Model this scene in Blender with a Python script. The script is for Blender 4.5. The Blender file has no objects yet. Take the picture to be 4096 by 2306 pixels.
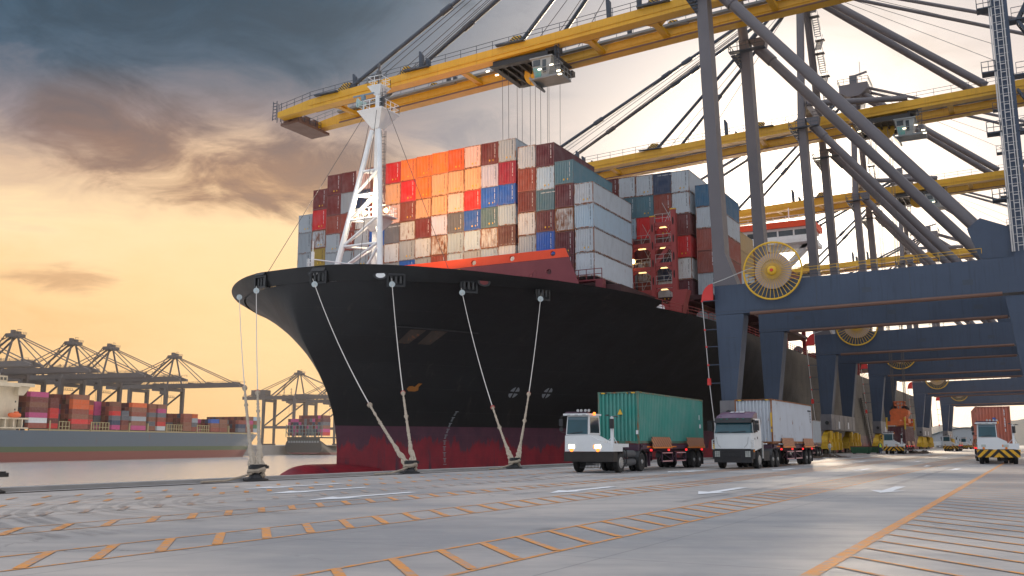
import bpy, bmesh, math, random
from mathutils import Vector, Matrix
random.seed(7)
SC = bpy.context.scene
COL = SC.collection
R = math.radians

# ------------------------------------------------------------------ camera
cam = bpy.data.objects.new("camera", bpy.data.cameras.new("camera"))
COL.objects.link(cam)
cam.location = (0, 0, 1.5)
cam.rotation_euler = (math.pi / 2 + 0.163, 0, 0.501)
cam.data.sensor_width = 36
cam.data.lens = 3787 / 4096 * 36
cam.data.clip_end = 9000
SC.camera = cam
SC.view_settings.view_transform = 'Standard'
SC.view_settings.look = 'None'
SC.view_settings.exposure = 0.15
SC.view_settings.gamma = 1.0

# ------------------------------------------------------------------ node helper
class N:
    """a socket with arithmetic"""
    def __init__(s, nt, sock): s.nt, s.s = nt, sock
    def _m(s, op, *o, clamp=False):
        n = s.nt.nodes.new('ShaderNodeMath'); n.operation = op; n.use_clamp = clamp
        for i, x in enumerate((s,) + o):
            if isinstance(x, N): s.nt.links.new(x.s, n.inputs[i])
            else: n.inputs[i].default_value = x
        return N(s.nt, n.outputs[0])
    def __add__(s, o): return s._m('ADD', o)
    def __sub__(s, o): return s._m('SUBTRACT', o)
    def __mul__(s, o): return s._m('MULTIPLY', o)
    def __truediv__(s, o): return s._m('DIVIDE', o)
    __radd__ = __add__
    __rmul__ = __mul__
    def __pow__(s, o): return s._m('POWER', o)
    def f(s, op, *o): return s._m(op, *o)
    def __rsub__(s, o): return s * -1.0 + o
    def sat(s): return s._m('ADD', 0.0, clamp=True)
    def step(s, a, b):
        n = s.nt.nodes.new('ShaderNodeMapRange'); n.interpolation_type = 'SMOOTHSTEP'
        s.nt.links.new(s.s, n.inputs[0]); n.inputs[1].default_value = a; n.inputs[2].default_value = b
        return N(s.nt, n.outputs[0])
def node(nt, typ, ins=None, **kw):
    n = nt.nodes.new('ShaderNode' + typ)
    for k, v in kw.items(): setattr(n, k, v)
    for k, v in (ins or {}).items():
        if isinstance(v, N): nt.links.new(v.s, n.inputs[k])
        else: n.inputs[k].default_value = v
    return n
def out(n, i=0): return N(n.id_data, n.outputs[i])
def c4(c): return (c[0], c[1], c[2], 1.0)
def mix(nt, fac, a, b, mode='MIX'):
    n = nt.nodes.new('ShaderNodeMix'); n.data_type = 'RGBA'; n.blend_type = mode; n.clamp_factor = True
    for i, x in ((0, fac), (6, a), (7, b)):
        if isinstance(x, N): nt.links.new(x.s, n.inputs[i])
        else: n.inputs[i].default_value = x if i == 0 else c4(x)
    return N(nt, n.outputs[2])
def ramp(nt, fac, stops):
    n = nt.nodes.new('ShaderNodeValToRGB'); el = n.color_ramp.elements
    while len(el) < len(stops): el.new(0.5)
    for e, (p, c) in zip(el, stops): e.position = p; e.color = c4(c)
    nt.links.new(fac.s, n.inputs[0])
    return N(nt, n.outputs[0])
def comb(nt, x, y, z):
    return out(node(nt, 'CombineXYZ', {0: x, 1: y, 2: z}))
def noise(nt, vec, scale, detail=4, rough=.55, lac=2.0, dist=0.0):
    return out(node(nt, 'TexNoise', {'Vector': vec, 'Scale': scale, 'Detail': detail, 'Roughness': rough, 'Lacunarity': lac, 'Distortion': dist}))

# ------------------------------------------------------------------ sky and sun
SUN_EL, SUN_AZ = R(12.8), R(-12.0)          # azimuth from +Y towards +X
world = bpy.data.worlds.new("World"); SC.world = world; world.use_nodes = True
W = world.node_tree; W.nodes.clear()
tc = node(W, 'TexCoord'); sep = node(W, 'SeparateXYZ', {0: out(tc)})
dx, dy, dz = out(sep, 0), out(sep, 1), out(sep, 2)
az = dx.f('ARCTAN2', dy)
el = dz.f('ARCSINE')
dirv = out(tc)
zz = dz.f('MAXIMUM', 0.0) + 0.20
cp = comb(W, dx / zz, dy / zz, 0.0)
big = noise(W, cp, 1.5, 8, .56, dist=.4)
fine = noise(W, cp, 4.2, 10, .64, dist=.8)
fb = big * .55 + fine * .45
wob = (big - .5) * .14 + (fine - .5) * .10
ew, aw = el + wob, az + wob * 1.0
t = (ew / 0.5).sat()
left = ramp(W, t, [(0, (.78, .44, .18)), (.12, (.78, .43, .15)), (.28, (.96, .60, .28)), (.42, (.98, .72, .42)), (.54, (.62, .43, .30)), (.64, (.25, .215, .235)), (.76, (.06, .105, .16)), (1, (.012, .08, .14))])
right = ramp(W, t, [(0, (1.2, .98, .75)), (.3, (1.02, .84, .70)), (.5, (.80, .67, .61)), (.72, (.60, .52, .50)), (1, (.40, .40, .45))])
sky = mix(W, aw.step(-.74, -.26), left, right)
def blob(a0, e0, sa, se):
    d = ((az - a0) * (1 / sa)).f('MULTIPLY', (az - a0) * (1 / sa))
    e = ((el - e0) * (1 / se)).f('MULTIPLY', (el - e0) * (1 / se))
    return ((d + e) * -1.0).f('EXPONENT')
# cloud banks: soft masks over the noise
gold = blob(-.74, .13, .22, .13)
sky = mix(W, gold * .75, sky, (1.08, .69, .33))
bank1 = blob(-.80, .300, .19, .066)
bank2 = blob(-.68, .262, .13, .034)
bank3 = blob(-.97, .155, .09, .017)
bank4 = blob(-.53, .325, .14, .045)
top = blob(-.80, .445, .36, .088)
rt = blob(-.14, .385, .16, .06)
puff = (fb - .5) * 5.0
B_ = bank1 * 1.25 + bank2 * 1.0 + bank3 * 1.1
m = (B_ + puff * 1.1 * (B_ * 2.5).sat() - .42).sat()
bcol = ramp(W, (el * 6.0 - 1.2 + (fine - .5) * 1.5).sat(), [(0, (.62, .35, .17)), (.45, (.26, .145, .10)), (1, (.15, .115, .115))])
sky = mix(W, m.step(0, .95) * .88, sky, bcol)
m2 = (top * 1.3 + puff * 1.0 * (top * 3.0).sat() - .45).sat()
sky = mix(W, m2.step(0, .9) * .92, sky, (.028, .055, .085))
m3 = (bank4 * 1.0 + puff * 1.2 * (bank4 * 3.0).sat() - .5).sat()
sky = mix(W, m3.step(0, .9) * .8, sky, (.22, .215, .25))
m4 = (rt * 1.0 + puff * 1.2 * (rt * 3.0).sat() - .45).sat()
sky = mix(W, m4.step(0, .9) * .6, sky, (.40, .32, .29))
# white glow round the sun
sd = Vector((math.cos(SUN_EL) * math.sin(SUN_AZ), math.cos(SUN_EL) * math.cos(SUN_AZ), math.sin(SUN_EL)))
dot = dx * sd.x + dy * sd.y + dz * sd.z
ang = dot.f('MINIMUM', 1.0).f('ARCCOSINE')
sky = mix(W, (ang * -9.5).f('EXPONENT') * .85, sky, (1.7, 1.45, 1.15))
sky = mix(W, (ang * -14.0).f('EXPONENT'), sky, (4.5, 4.0, 3.3))
# the overcast half behind the camera and overhead, cool and bright
over = ramp(W, (el / 1.57).sat(), [(0, (.62, .65, .72)), (.25, (.78, .84, .96)), (.6, (.95, 1.0, 1.12)), (1, (1.0, 1.06, 1.15))])
behind = dy.step(.30, -.15)
high = el.step(.52, .80)
sky = mix(W, behind.f('MAXIMUM', high), sky, over)
sky = mix(W, dz.step(-.02, -.05), sky, (.25, .25, .26))
nish = node(W, 'TexSky', sky_type='NISHITA', sun_disc=False, sun_elevation=SUN_EL, sun_rotation=SUN_AZ)
nb = node(W, 'Background', {0: out(nish), 1: 0.003})
bg = node(W, 'Background', {0: sky, 1: 1.0})
add = node(W, 'AddShader'); W.links.new(bg.outputs[0], add.inputs[0]); W.links.new(nb.outputs[0], add.inputs[1])
wo = node(W, 'OutputWorld'); W.links.new(add.outputs[0], wo.inputs[0])

sun = bpy.data.objects.new("sun", bpy.data.lights.new("sun", 'SUN')); COL.objects.link(sun)
sun.data.energy = 4.0; sun.data.angle = R(4); sun.data.color = (1, .80, .58)
sun.rotation_euler = sd.to_track_quat('Z', 'Y').to_euler()

# ------------------------------------------------------------------ mesh helper
class MB:
    def __init__(s): s.v, s.f, s.m = [], [], []
    def face(s, pts, mi=0):
        i = len(s.v); s.v += [tuple(p) for p in pts]; s.f.append(tuple(range(i, i + len(pts)))); s.m.append(mi); return s
    def _hexa(s, p, mi):
        i = len(s.v); s.v += [tuple(q) for q in p]
        for a in ((0, 3, 2, 1), (4, 5, 6, 7), (0, 1, 5, 4), (1, 2, 6, 5), (2, 3, 7, 6), (3, 0, 4, 7)):
            s.f.append(tuple(i + k for k in a)); s.m.append(mi)
        return s
    def box(s, x0, x1, y0, y1, z0, z1, mi=0):
        return s._hexa([(x0, y0, z0), (x1, y0, z0), (x1, y1, z0), (x0, y1, z0), (x0, y0, z1), (x1, y0, z1), (x1, y1, z1), (x0, y1, z1)], mi)
    def hexa(s, bottom, top, mi=0): return s._hexa(list(bottom) + list(top), mi)
    def beam(s, a, b, w, h, mi=0, up=(0, 0, 1)):
        a, b = Vector(a), Vector(b); d = (b - a).normalized(); u = Vector(up)
        x = d.cross(u)
        if x.length < 1e-4: x = d.cross(Vector((0, 1, 0)))
        x.normalize(); u = x.cross(d); x = x * (w / 2); u = u * (h / 2)
        return s._hexa([a - x - u, a + x - u, a + x + u, a - x + u, b - x - u, b + x - u, b + x + u, b - x + u], mi)
    def ring(s, c, ax, r, n):
        ax = Vector(ax).normalized(); p = ax.orthogonal().normalized(); q = ax.cross(p)
        return [Vector(c) + p * (r * math.cos(2 * math.pi * k / n)) + q * (r * math.sin(2 * math.pi * k / n)) for k in range(n)]
    def tube(s, a, b, r, n=6, mi=0, r1=None, caps=True):
        a, b = Vector(a), Vector(b); d = b - a; i = len(s.v)
        s.v += [tuple(p) for p in s.ring(a, d, r, n)] + [tuple(p) for p in s.ring(b, d, r if r1 is None else r1, n)]
        for k in range(n):
            s.f.append((i + k, i + (k + 1) % n, i + n + (k + 1) % n, i + n + k)); s.m.append(mi)
        if caps:
            s.f += [tuple(i + k for k in reversed(range(n))), tuple(i + n + k for k in range(n))]; s.m += [mi, mi]
        return s
    def path(s, pts, r, n=6, mi=0):
        pts = [Vector(p) for p in pts]; i = len(s.v); p0 = None
        for k, p in enumerate(pts):
            d = (pts[min(k + 1, len(pts) - 1)] - pts[max(k - 1, 0)]).normalized()
            if p0 is None: p0 = d.orthogonal().normalized()
            p0 = (p0 - d * p0.dot(d)).normalized(); q = d.cross(p0)
            rr = r[k] if isinstance(r, (list, tuple)) else r
            s.v += [tuple(p + p0 * (rr * math.cos(2 * math.pi * j / n)) + q * (rr * math.sin(2 * math.pi * j / n))) for j in range(n)]
        for k in range(len(pts) - 1):
            for j in range(n):
                a = i + k * n; s.f.append((a + j, a + (j + 1) % n, a + n + (j + 1) % n, a + n + j)); s.m.append(mi)
        e = i + (len(pts) - 1) * n
        s.f += [tuple(i + j for j in reversed(range(n))), tuple(e + j for j in range(n))]; s.m += [mi, mi]
        return s
    def prism(s, poly, axis, a0, a1, mi=0):
        """poly: 2D points in the two other axes (in x,y,z order), extruded along axis from a0 to a1"""
        def P(u, v, w): return {'x': (w, u, v), 'y': (u, w, v), 'z': (u, v, w)}[axis]
        n = len(poly); i = len(s.v)
        s.v += [P(u, v, a0) for u, v in poly] + [P(u, v, a1) for u, v in poly]
        s.f += [tuple(i + k for k in reversed(range(n))), tuple(i + n + k for k in range(n))]; s.m += [mi, mi]
        for k in range(n):
            s.f.append((i + k, i + (k + 1) % n, i + n + (k + 1) % n, i + n + k)); s.m.append(mi)
        return s
    def lathe(s, prof, c=(0, 0, 0), axis=(0, 0, 1), n=16, mi=0):
        i = len(s.v); ax = Vector(axis).normalized()
        for r, h in prof: s.v += [tuple(p) for p in s.ring(Vector(c) + ax * h, ax, max(r, 1e-4), n)]
        for k in range(len(prof) - 1):
            for j in range(n):
                a = i + k * n; s.f.append((a + j, a + (j + 1) % n, a + n + (j + 1) % n, a + n + j)); s.m.append(mi)
        e = i + (len(prof) - 1) * n
        s.f += [tuple(i + j for j in reversed(range(n))), tuple(e + j for j in range(n))]; s.m += [mi, mi]
        return s
    def grid(s, rows, mi=0, close=False):
        i = len(s.v); n = len(rows[0])
        for r in rows: s.v += [tuple(p) for p in r]
        for k in range(len(rows) - 1):
            for j in range(n if close else n - 1):
                a = i + k * n; s.f.append((a + j, a + (j + 1) % n, a + n + (j + 1) % n, a + n + j)); s.m.append(mi)
        return s
    def rail(s, a, b, h=1.1, step=2.0, r=.035, mi=0, bars=2):
        a, b = Vector(a), Vector(b); n = max(1, round((b - a).length / step)); z = Vector((0, 0, 1))
        for k in range(n + 1): p = a + (b - a) * (k / n); s.tube(p, p + z * h, r, 4, mi, caps=False)
        for k in range(bars): q = z * (h * (k + 1) / bars); s.tube(a + q, b + q, r, 4, mi, caps=False)
        return s
    def build(s, name, mats, parent=None, loc=None, rz=0, smooth=False, fix=True, weld=False):
        me = bpy.data.meshes.new(name); me.from_pydata(s.v, [], s.f)
        for q in (mats if isinstance(mats, (list, tuple)) else [mats]): me.materials.append(q)
        me.polygons.foreach_set('material_index', s.m)
        if fix:
            b = bmesh.new(); b.from_mesh(me)
            if weld: bmesh.ops.remove_doubles(b, verts=b.verts, dist=.002)
            else: pass
            bmesh.ops.recalc_face_normals(b, faces=b.faces); b.to_mesh(me); b.free()
        if smooth:
            me.polygons.foreach_set('use_smooth', [True] * len(me.polygons)); me.set_sharp_from_angle(angle=R(38))
        me.update()
        o = bpy.data.objects.new(name, me); COL.objects.link(o)
        if parent: o.parent = parent
        if loc: o.location = loc
        o.rotation_euler.z = rz
        return o

def tag(o, label, cat, group=None):
    o['label'] = label; o['category'] = cat
    if group: o['group'] = group
    return o
def thing(name, label, cat, loc=(0, 0, 0), rz=0, group=None):
    o = bpy.data.objects.new(name, None); COL.objects.link(o)
    o.location = loc; o.rotation_euler.z = rz; o.empty_display_size = .3
    return tag(o, label, cat, group)
def struct(o): o['kind'] = 'structure'; return o
KIDS = {}
def kids(o):
    return [c for c in COL.objects if c.parent == o]
def dup(root, loc, rz=0, label=None, group=None, skip=()):
    """copy of a thing with copies of its parts and sub-parts"""
    if root.name not in KIDS: KIDS[root.name] = [(c, kids(c)) for c in kids(root)]
    r = root.copy(); COL.objects.link(r); r.location = loc; r.rotation_euler = (0, 0, rz)
    if label: r['label'] = label
    if group: r['group'] = group
    for c, gs in KIDS[root.name]:
        if c.name.split('.')[0] in skip: continue
        d = c.copy(); COL.objects.link(d); d.parent = r
        for g in gs:
            e = g.copy(); COL.objects.link(e); e.parent = d
    return r

# ------------------------------------------------------------------ materials
MATS = {}
def pmat(name, col, rough=.55, metal=0.0, var=.18, scale=.8, streak=0.0, bump=0.0, rust=0.0, spec=.5, rustcol=(.16, .055, .02)):
    if name in MATS: return MATS[name]
    m = bpy.data.materials.new(name); m.use_nodes = True; nt = m.node_tree
    p = nt.nodes['Principled BSDF']; tcn = node(nt, 'TexCoord'); v = out(tcn, 3)
    n1 = noise(nt, v, scale, 5)
    c = mix(nt, n1.step(.3, .75) * var, col, tuple(x * .45 for x in col))
    if streak:
        mp = out(node(nt, 'Mapping', {0: v, 3: (2.2, 2.2, .16)}))
        n2 = noise(nt, mp, 1.3, 6, .65)
        c = mix(nt, n2.step(.48, .78) * streak, c, tuple(x * .3 for x in col))
    if rust:
        mp2 = out(node(nt, 'Mapping', {0: v, 3: (1.6, 1.6, .5)}))
        n3 = noise(nt, mp2, 1.1, 9, .7)
        c = mix(nt, n3.step(.72 - rust * .3, .80 - rust * .3), c, rustcol)
    nt.links.new(c.s, p.inputs['Base Color'])
    p.inputs['Metallic'].default_value = metal; p.inputs['Specular IOR Level'].default_value = spec
    rr = n1 * .25 + (rough - .12); nt.links.new(rr.s, p.inputs['Roughness'])
    if bump:
        b = node(nt, 'Bump', {'Height': noise(nt, v, scale * 6, 4), 'Strength': bump, 'Distance': .05}); nt.links.new(b.outputs[0], p.inputs['Normal'])
    MATS[name] = m; return m
def emat(name, col, power):
    m = bpy.data.materials.new(name); m.use_nodes = True; p = m.node_tree.nodes['Principled BSDF']
    p.inputs['Base Color'].default_value = c4(col); p.inputs['Emission Color'].default_value = c4(col); p.inputs['Emission Strength'].default_value = power
    return m
def stripemat(name, ca, cb, k, axis='xz', chev=False, rough=.5):
    m = bpy.data.materials.new(name); m.use_nodes = True; nt = m.node_tree; p = nt.nodes['Principled BSDF']
    s = node(nt, 'SeparateXYZ', {0: out(node(nt, 'TexCoord'), 3)})
    d = {'x': out(s, 0), 'y': out(s, 1), 'z': out(s, 2)}
    a = d[axis[0]]
    if chev: a = a.f('ABSOLUTE')
    w = ((a + d[axis[1]]) * k).f('FRACT')
    c = mix(nt, w.f('GREATER_THAN', .5), ca, cb)
    c = mix(nt, noise(nt, out(node(nt, 'TexCoord'), 3), 5, 5).step(.45, .75) * .4, c, (.05, .045, .04))
    nt.links.new(c.s, p.inputs['Base Color']); p.inputs['Roughness'].default_value = rough
    return m
def containermat(name, frame=False):
    """paint in the object's own colour; alpha = how rusty"""
    m = bpy.data.materials.new(name); m.use_nodes = True; nt = m.node_tree; p = nt.nodes['Principled BSDF']
    oi = node(nt, 'ObjectInfo'); col, al, rnd = out(oi, 1), out(oi, 2), out(oi, 5)
    v = out(node(nt, 'TexCoord'), 3)
    off = out(node(nt, 'VectorMath', {0: v, 1: comb(nt, rnd * 37.0, rnd * 91.0, rnd * 53.0)}))
    st = out(node(nt, 'Mapping', {0: off, 3: (2.4, 2.4, .55)}))
    n1 = noise(nt, off, .9, 5); n2 = noise(nt, st, 1.7, 9, .72); n3 = noise(nt, st, .55, 4)
    fade = mix(nt, n1.step(.3, .8) * .2, col, (.35, .34, .33))
    dark = mix(nt, n3.step(.5, .85) * .22, fade, (.06, .05, .045))
    th = al * -.34 + (.80 if not frame else .66)
    mask = ((n2 - th) * 14.0).sat() * ((n1 * 3.0 - .9).sat() if not frame else 1.0)
    rusty = mix(nt, noise(nt, off, 6, 4), (.13, .042, .016), (.30, .12, .045))
    c = mix(nt, mask, dark, rusty)
    nt.links.new(c.s, p.inputs['Base Color'])
    nt.links.new((mask * .3 + .5).s, p.inputs['Roughness'])
    return m
# ------------------------------------------------------------------ quay, markings, water, far land
def concrete():
    m = bpy.data.materials.new("quay_concrete"); m.use_nodes = True; nt = m.node_tree; p = nt.nodes['Principled BSDF']
    v = out(node(nt, 'TexCoord'), 3)
    sp = node(nt, 'SeparateXYZ', {0: v}); x, y = out(sp, 0), out(sp, 1)
    rot = out(node(nt, 'Mapping', {0: v, 2: (0, 0, R(-28))}))
    lng = out(node(nt, 'Mapping', {0: rot, 3: (.35, 1.6, 1)}))
    n1 = noise(nt, v, .11, 6, .6); n2 = noise(nt, lng, .55, 7, .65); n3 = noise(nt, v, 2.2, 8, .7); n4 = noise(nt, v, 38, 3)
    c = mix(nt, n1.step(.38, .62), (.24, .245, .255), (.43, .395, .365))
    c = mix(nt, n2.step(.40, .75) * .42, c, (.165, .17, .18))
    c = mix(nt, n3.step(.50, .80) * .35, c, (.44, .43, .42))
    c = mix(nt, noise(nt, v, 1.3, 9, .8).step(.66, .72) * .6, c, (.09, .09, .09))
    c = mix(nt, n4.step(.62, .8) * .35, c, (.16, .16, .165))
    jx = ((x / 5.2).f('FRACT') - .5).f('ABSOLUTE').f('GREATER_THAN', .4975)
    jy = ((y / 6.0).f('FRACT') - .5).f('ABSOLUTE').f('GREATER_THAN', .4978)
    c = mix(nt, jx.f('MAXIMUM', jy) * .6, c, (.12, .12, .12))
    vo = node(nt, 'TexVoronoi', {'Vector': out(node(nt, 'VectorMath', {0: v, 1: comb(nt, n3 * 1.6, n1 * 1.6, 0.0)})), 'Scale': .16}, feature='DISTANCE_TO_EDGE')
    crack = (out(vo) * -1.0).step(-.006, -.001) * noise(nt, v, .09, 3).step(.52, .60)
    c = mix(nt, crack * .7, c, (.07, .07, .07))
    c = mix(nt, noise(nt, v, .55, 5, .5).step(.66, .74) * .5, c, (.10, .098, .095))
    nt.links.new(c.s, p.inputs['Base Color'])
    nt.links.new((n2 * .3 + .42).s, p.inputs['Roughness'])
    p.inputs['Specular IOR Level'].default_value = .35
    b = node(nt, 'Bump', {'Height': n3 * .6 + n4 * .4, 'Strength': .25, 'Distance': .02}); nt.links.new(b.outputs[0], p.inputs['Normal'])
    return m
M_CONC = concrete()
struct(MB().box(-29.1, 260, -60, 900, -9.5, 0).build("quay", M_CONC))
M_KERB = pmat("kerb_concrete", (.30, .29, .28), .8, var=.4, scale=.6, bump=.3)
struct(MB().box(-29.25, -28.62, -60, 470, -.6, .13).build("quay_coping", M_KERB))
M_RAIL = pmat("rail_steel", (.05, .04, .035), .5, .4)
r = MB()
for x in (-27.72, 1.3): r.box(x - .09, x + .09, -60, 470, .004, .022)
struct(r.build("crane_rail", M_RAIL))

def paint(name, col, wear):
    m = bpy.data.materials.new(name); m.use_nodes = True; nt = m.node_tree; p = nt.nodes['Principled BSDF']
    v = out(node(nt, 'TexCoord'), 3); n = noise(nt, v, 5, 9, .75); n2 = noise(nt, v, .35, 4)
    c = mix(nt, n2.step(.3, .7) * .4, col, tuple(q * .65 for q in col))
    w = (n.step(.60 - wear * .25, .72 - wear * .25) * (.45 + wear * .5))
    c = mix(nt, w, c, (.27, .27, .275))
    nt.links.new(c.s, p.inputs['Base Color']); p.inputs['Roughness'].default_value = .65
    return m
M_OR, M_ORW, M_WH = paint("orange_paint", (.68, .27, .045), .55), paint("worn_orange_paint", (.60, .27, .06), .9), paint("white_paint", (.72, .74, .76), .2)
def strip(mb, a, b, w, z=.006, mi=0):
    a, b = Vector((*a, 0)), Vector((*b, 0)); d = (b - a).normalized(); n = Vector((-d.y, d.x, 0)) * (w / 2); q = Vector((0, 0, z))
    mb.face([a - n + q, b - n + q, b + n + q, a + n + q], mi)
mk = MB()
strip(mk, (-2.42, 2), (-2.42, 430), .20)
y = 3.0
while y < 96:
    strip(mk, (-2.30, y), (9.0, y - 11.3), .085, .0102); y += 1.19
def ladder(xl, xr, pitch, y0, y1, wl, wb, mi=0, lines=True):
    if lines:
        strip(mk, (xl, 0), (xl, 430), wl, .006, mi); strip(mk, (xr, 0), (xr, 430), wl, .006, mi)
    y = y0
    while y < y1:
        strip(mk, (xr - wl * .4, y), (xl + wl * .4, y + (xr - xl)), wb, .0102, mi); y += pitch
ladder(-7.58, -6.05, 1.16, 5.5, 150, .09, .135)
ladder(-12.3, -10.92, 1.07, 5.4, 150, .075, .15)
ladder(-16.25, -15.15, 1.02, 7.0, 150, .06, .16)
ladder(-19.4, -18.45, 1.02, 9.0, 150, .04, .16, 1)
ladder(-22.45, -21.65, 1.03, 9.0, 150, .03, .15, 0)
ladder(-25.3, -24.55, 1.06, 9.0, 150, .05, .13, 0, False)
struct(mk.build("lane_markings", [M_OR, M_ORW], fix=False))
ar = MB()
def arrow(x, y, L, z=.0145):
    ar.face([(x, y, z), (x + .55, y + 1.75, z), (x + .17, y + 1.6, z), (x + .17, y + L, z), (x - .17, y + L, z), (x - .17, y + 1.6, z), (x - .55, y + 1.75, z)])
for x, y0 in ((-4.35, 31.5), (-9.0, 28.0), (-13.2, 26.5), (-16.7, 48.6), (-20.5, 22.0), (-23.3, 24.0), (-17.2, 20.0)):
    for k in range(9): arrow(x, y0 + k * 28.4, 5.0)
struct(ar.build("direction_arrows", M_WH, fix=False))
# tyre marks curving across the lanes
tm = bpy.data.materials.new("tyre_rubber_marks"); tm.use_nodes = True; nt = tm.node_tree; nt.nodes.clear()
v = out(node(nt, 'TexCoord'), 3)
fac = noise(nt, out(node(nt, 'Mapping', {0: v, 3: (.3, .3, 1)})), 1.6, 8, .7).step(.30, .66) * .18
bs = node(nt, 'MixShader'); nt.links.new(fac.s, bs.inputs[0])
nt.links.new(node(nt, 'BsdfTransparent').outputs[0], bs.inputs[1])
nt.links.new(node(nt, 'BsdfDiffuse', {0: (.035, .035, .04, 1)}).outputs[0], bs.inputs[2])
nt.links.new(bs.outputs[0], node(nt, 'OutputMaterial').inputs[0])
def smoothpts(P, n=6):
    P = [Vector((*p, 0)) for p in P]; o = []
    for i in range(len(P) - 1):
        a, b, c, d = P[max(i - 1, 0)], P[i], P[i + 1], P[min(i + 2, len(P) - 1)]
        for k in range(n):
            t = k / n
            o.append(.5 * (2 * b + (c - a) * t + (2 * a - 5 * b + 4 * c - d) * t * t + (3 * b - a - 3 * c + d) * t ** 3))
    return o + [P[-1]]
tk = MB()
for arc in ([(-24, 18.6), (-22.73, 16.85), (-21.35, 14.87), (-19.78, 13.27), (-18.9, 12.64), (-17.51, 11.97), (-15.68, 11.23), (-13.5, 10.6)],
            [(-22.9, 21), (-21.87, 18.91), (-20.94, 16.86), (-19.83, 15.46), (-18.76, 14.74), (-17.23, 14.19), (-16.12, 14.1), (-14.2, 14.1)],
            [(-21.3, 23), (-21.12, 21.1), (-20.75, 19.31), (-19.84, 17.94), (-18.84, 17.1), (-17.64, 16.5), (-16.35, 16.06), (-14, 15.6)]):
    P = smoothpts([(x * 1.01, y * 1.01) for x, y in arc])
    for j, (o, w) in enumerate(((-.75, .20), (-.42, .24), (-.1, .16), (.35, .30), (.75, .15))):
        z = .0185 + j * .0008
        for a, b in zip(P[:-1], P[1:]):
            d = (b - a).normalized(); n = Vector((d.y, -d.x, 0))
            tk.face([a + n * o + Vector((0, 0, z)), b + n * o + Vector((0, 0, z)), b + n * (o + w) + Vector((0, 0, z)), a + n * (o + w) + Vector((0, 0, z))])
for x, y0, y1 in ((-8.4, 24, 60), (-13.9, 25, 44), (-4.9, 36, 70)):
    tk.face([(x, y0, .0182), (x + .3, y0, .0182), (x + .25, y1, .0182), (x - .05, y1, .0182)])
struct(tk.build("tyre_marks", tm, fix=False))

# harbour water, 7.5 m below the quay top
wm = bpy.data.materials.new("harbour_water"); wm.use_nodes = True; nt = wm.node_tree; p = nt.nodes['Principled BSDF']
v = out(node(nt, 'TexCoord'), 3); mpv = out(node(nt, 'Mapping', {0: v, 2: (0, 0, R(25)), 3: (1.0, .45, 1)}))
h = noise(nt, mpv, .075, 4, .6) * 1.6 + noise(nt, mpv, .30, 5, .6) * .6 + noise(nt, mpv, 1.1, 4, .6) * .2
p.inputs['Base Color'].default_value = (.80, .80, .80, 1); p.inputs['Roughness'].default_value = .22
p.inputs['Metallic'].default_value = .75
b = node(nt, 'Bump', {'Height': h, 'Strength': 1.0, 'Distance': .9}); nt.links.new(b.outputs[0], p.inputs['Normal'])
struct(MB().face([(-4000, -600, -7.5), (3000, -600, -7.5), (3000, 5000, -7.5), (-4000, 5000, -7.5)]).build("harbour_water", wm, fix=False))
# far shore and hills
M_HILL = pmat("hazy_hill", (.16, .17, .16), .9, var=.3, scale=.004)
hb = MB(); rows = [[], [], []]
for k in range(81):
    x = -900 + k * 16
    h = 26 + 40 * max(0, math.sin((x + 260) * .006)) ** 2 + 9 * math.sin(x * .021) + 5 * math.sin(x * .057)
    rows[0].append((x, 2300, -6)); rows[1].append((x, 2420, h)); rows[2].append((x, 2800, -6))
struct(hb.grid(rows).build("hills", M_HILL, smooth=True))
M_SHED, M_SHEDR = pmat("shed_wall", (.36, .40, .43), .6, var=.2, scale=.1), pmat("shed_roof", (.16, .24, .27), .5, var=.2, scale=.1)
wh = thing("warehouse", "pale grey warehouse with a curved teal roof far down the quay", "warehouse", (-30, 455, 0))
prof = [(-13, 0), (13, 0), (13, 3.0)] + [(13 - 26 * k / 16, 3.0 + 5.0 * math.sin(math.pi * (k / 16) ** .62) ** .8 + .9 * k / 16) for k in range(1, 16)] + [(-13, 3.6)]
MB().prism([(x * .985, z * .97) for x, z in prof], 'y', 0, 60).build("wall", M_SHED, wh)
rf = MB()
for (x0, z0), (x1, z1) in zip(prof[2:-1], prof[3:]):
    rf.hexa([(x0, -.8, z0), (x1, -.8, z1), (x1, 61, z1), (x0, 61, z0)], [(x0, -.8, z0 + .25), (x1, -.8, z1 + .25), (x1, 61, z1 + .25), (x0, 61, z0 + .25)])
rf.build("roof", M_SHEDR, wh)
for k in range(4): MB().box(-10 + k * 5.2, -6.8 + k * 5.2, -.12, -.03, .02, 2.5).build("door", pmat("shed_door", (.55, .57, .58), .6), wh)
# ------------------------------------------------------------------ shipping containers
M_CP, M_CF = containermat("container_paint"), containermat("container_frame_paint", True)
M_MW = pmat("marking_white", (.75, .76, .77), .6, var=.3, scale=3)
M_MD = pmat("marking_dark", (.05, .06, .07), .6)
M_MY = pmat("marking_yellow", (.70, .42, .03), .6)
CL, CW, HC, ST = 12.19, 2.438, 2.896, 2.591
def corr(mb, p0, p1, nrm, z0, z1, n, d):
    """corrugated wall from p0 to p1 (2D), ribs standing d towards nrm"""
    p0, p1, nrm = Vector(p0), Vector(p1), Vector(nrm); u = p1 - p0; pts = []
    for k in range(n):
        for f, o in ((.04, 0), (.34, 0), (.46, 1), (.84, 1), (.96, 0)):
            pts.append(p0 + u * ((k + f) / n) + nrm * (d * o))
    pts = [p0] + pts + [p1]
    mb.grid([[(p.x, p.y, z0) for p in pts], [(p.x, p.y, z1) for p in pts]])
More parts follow.
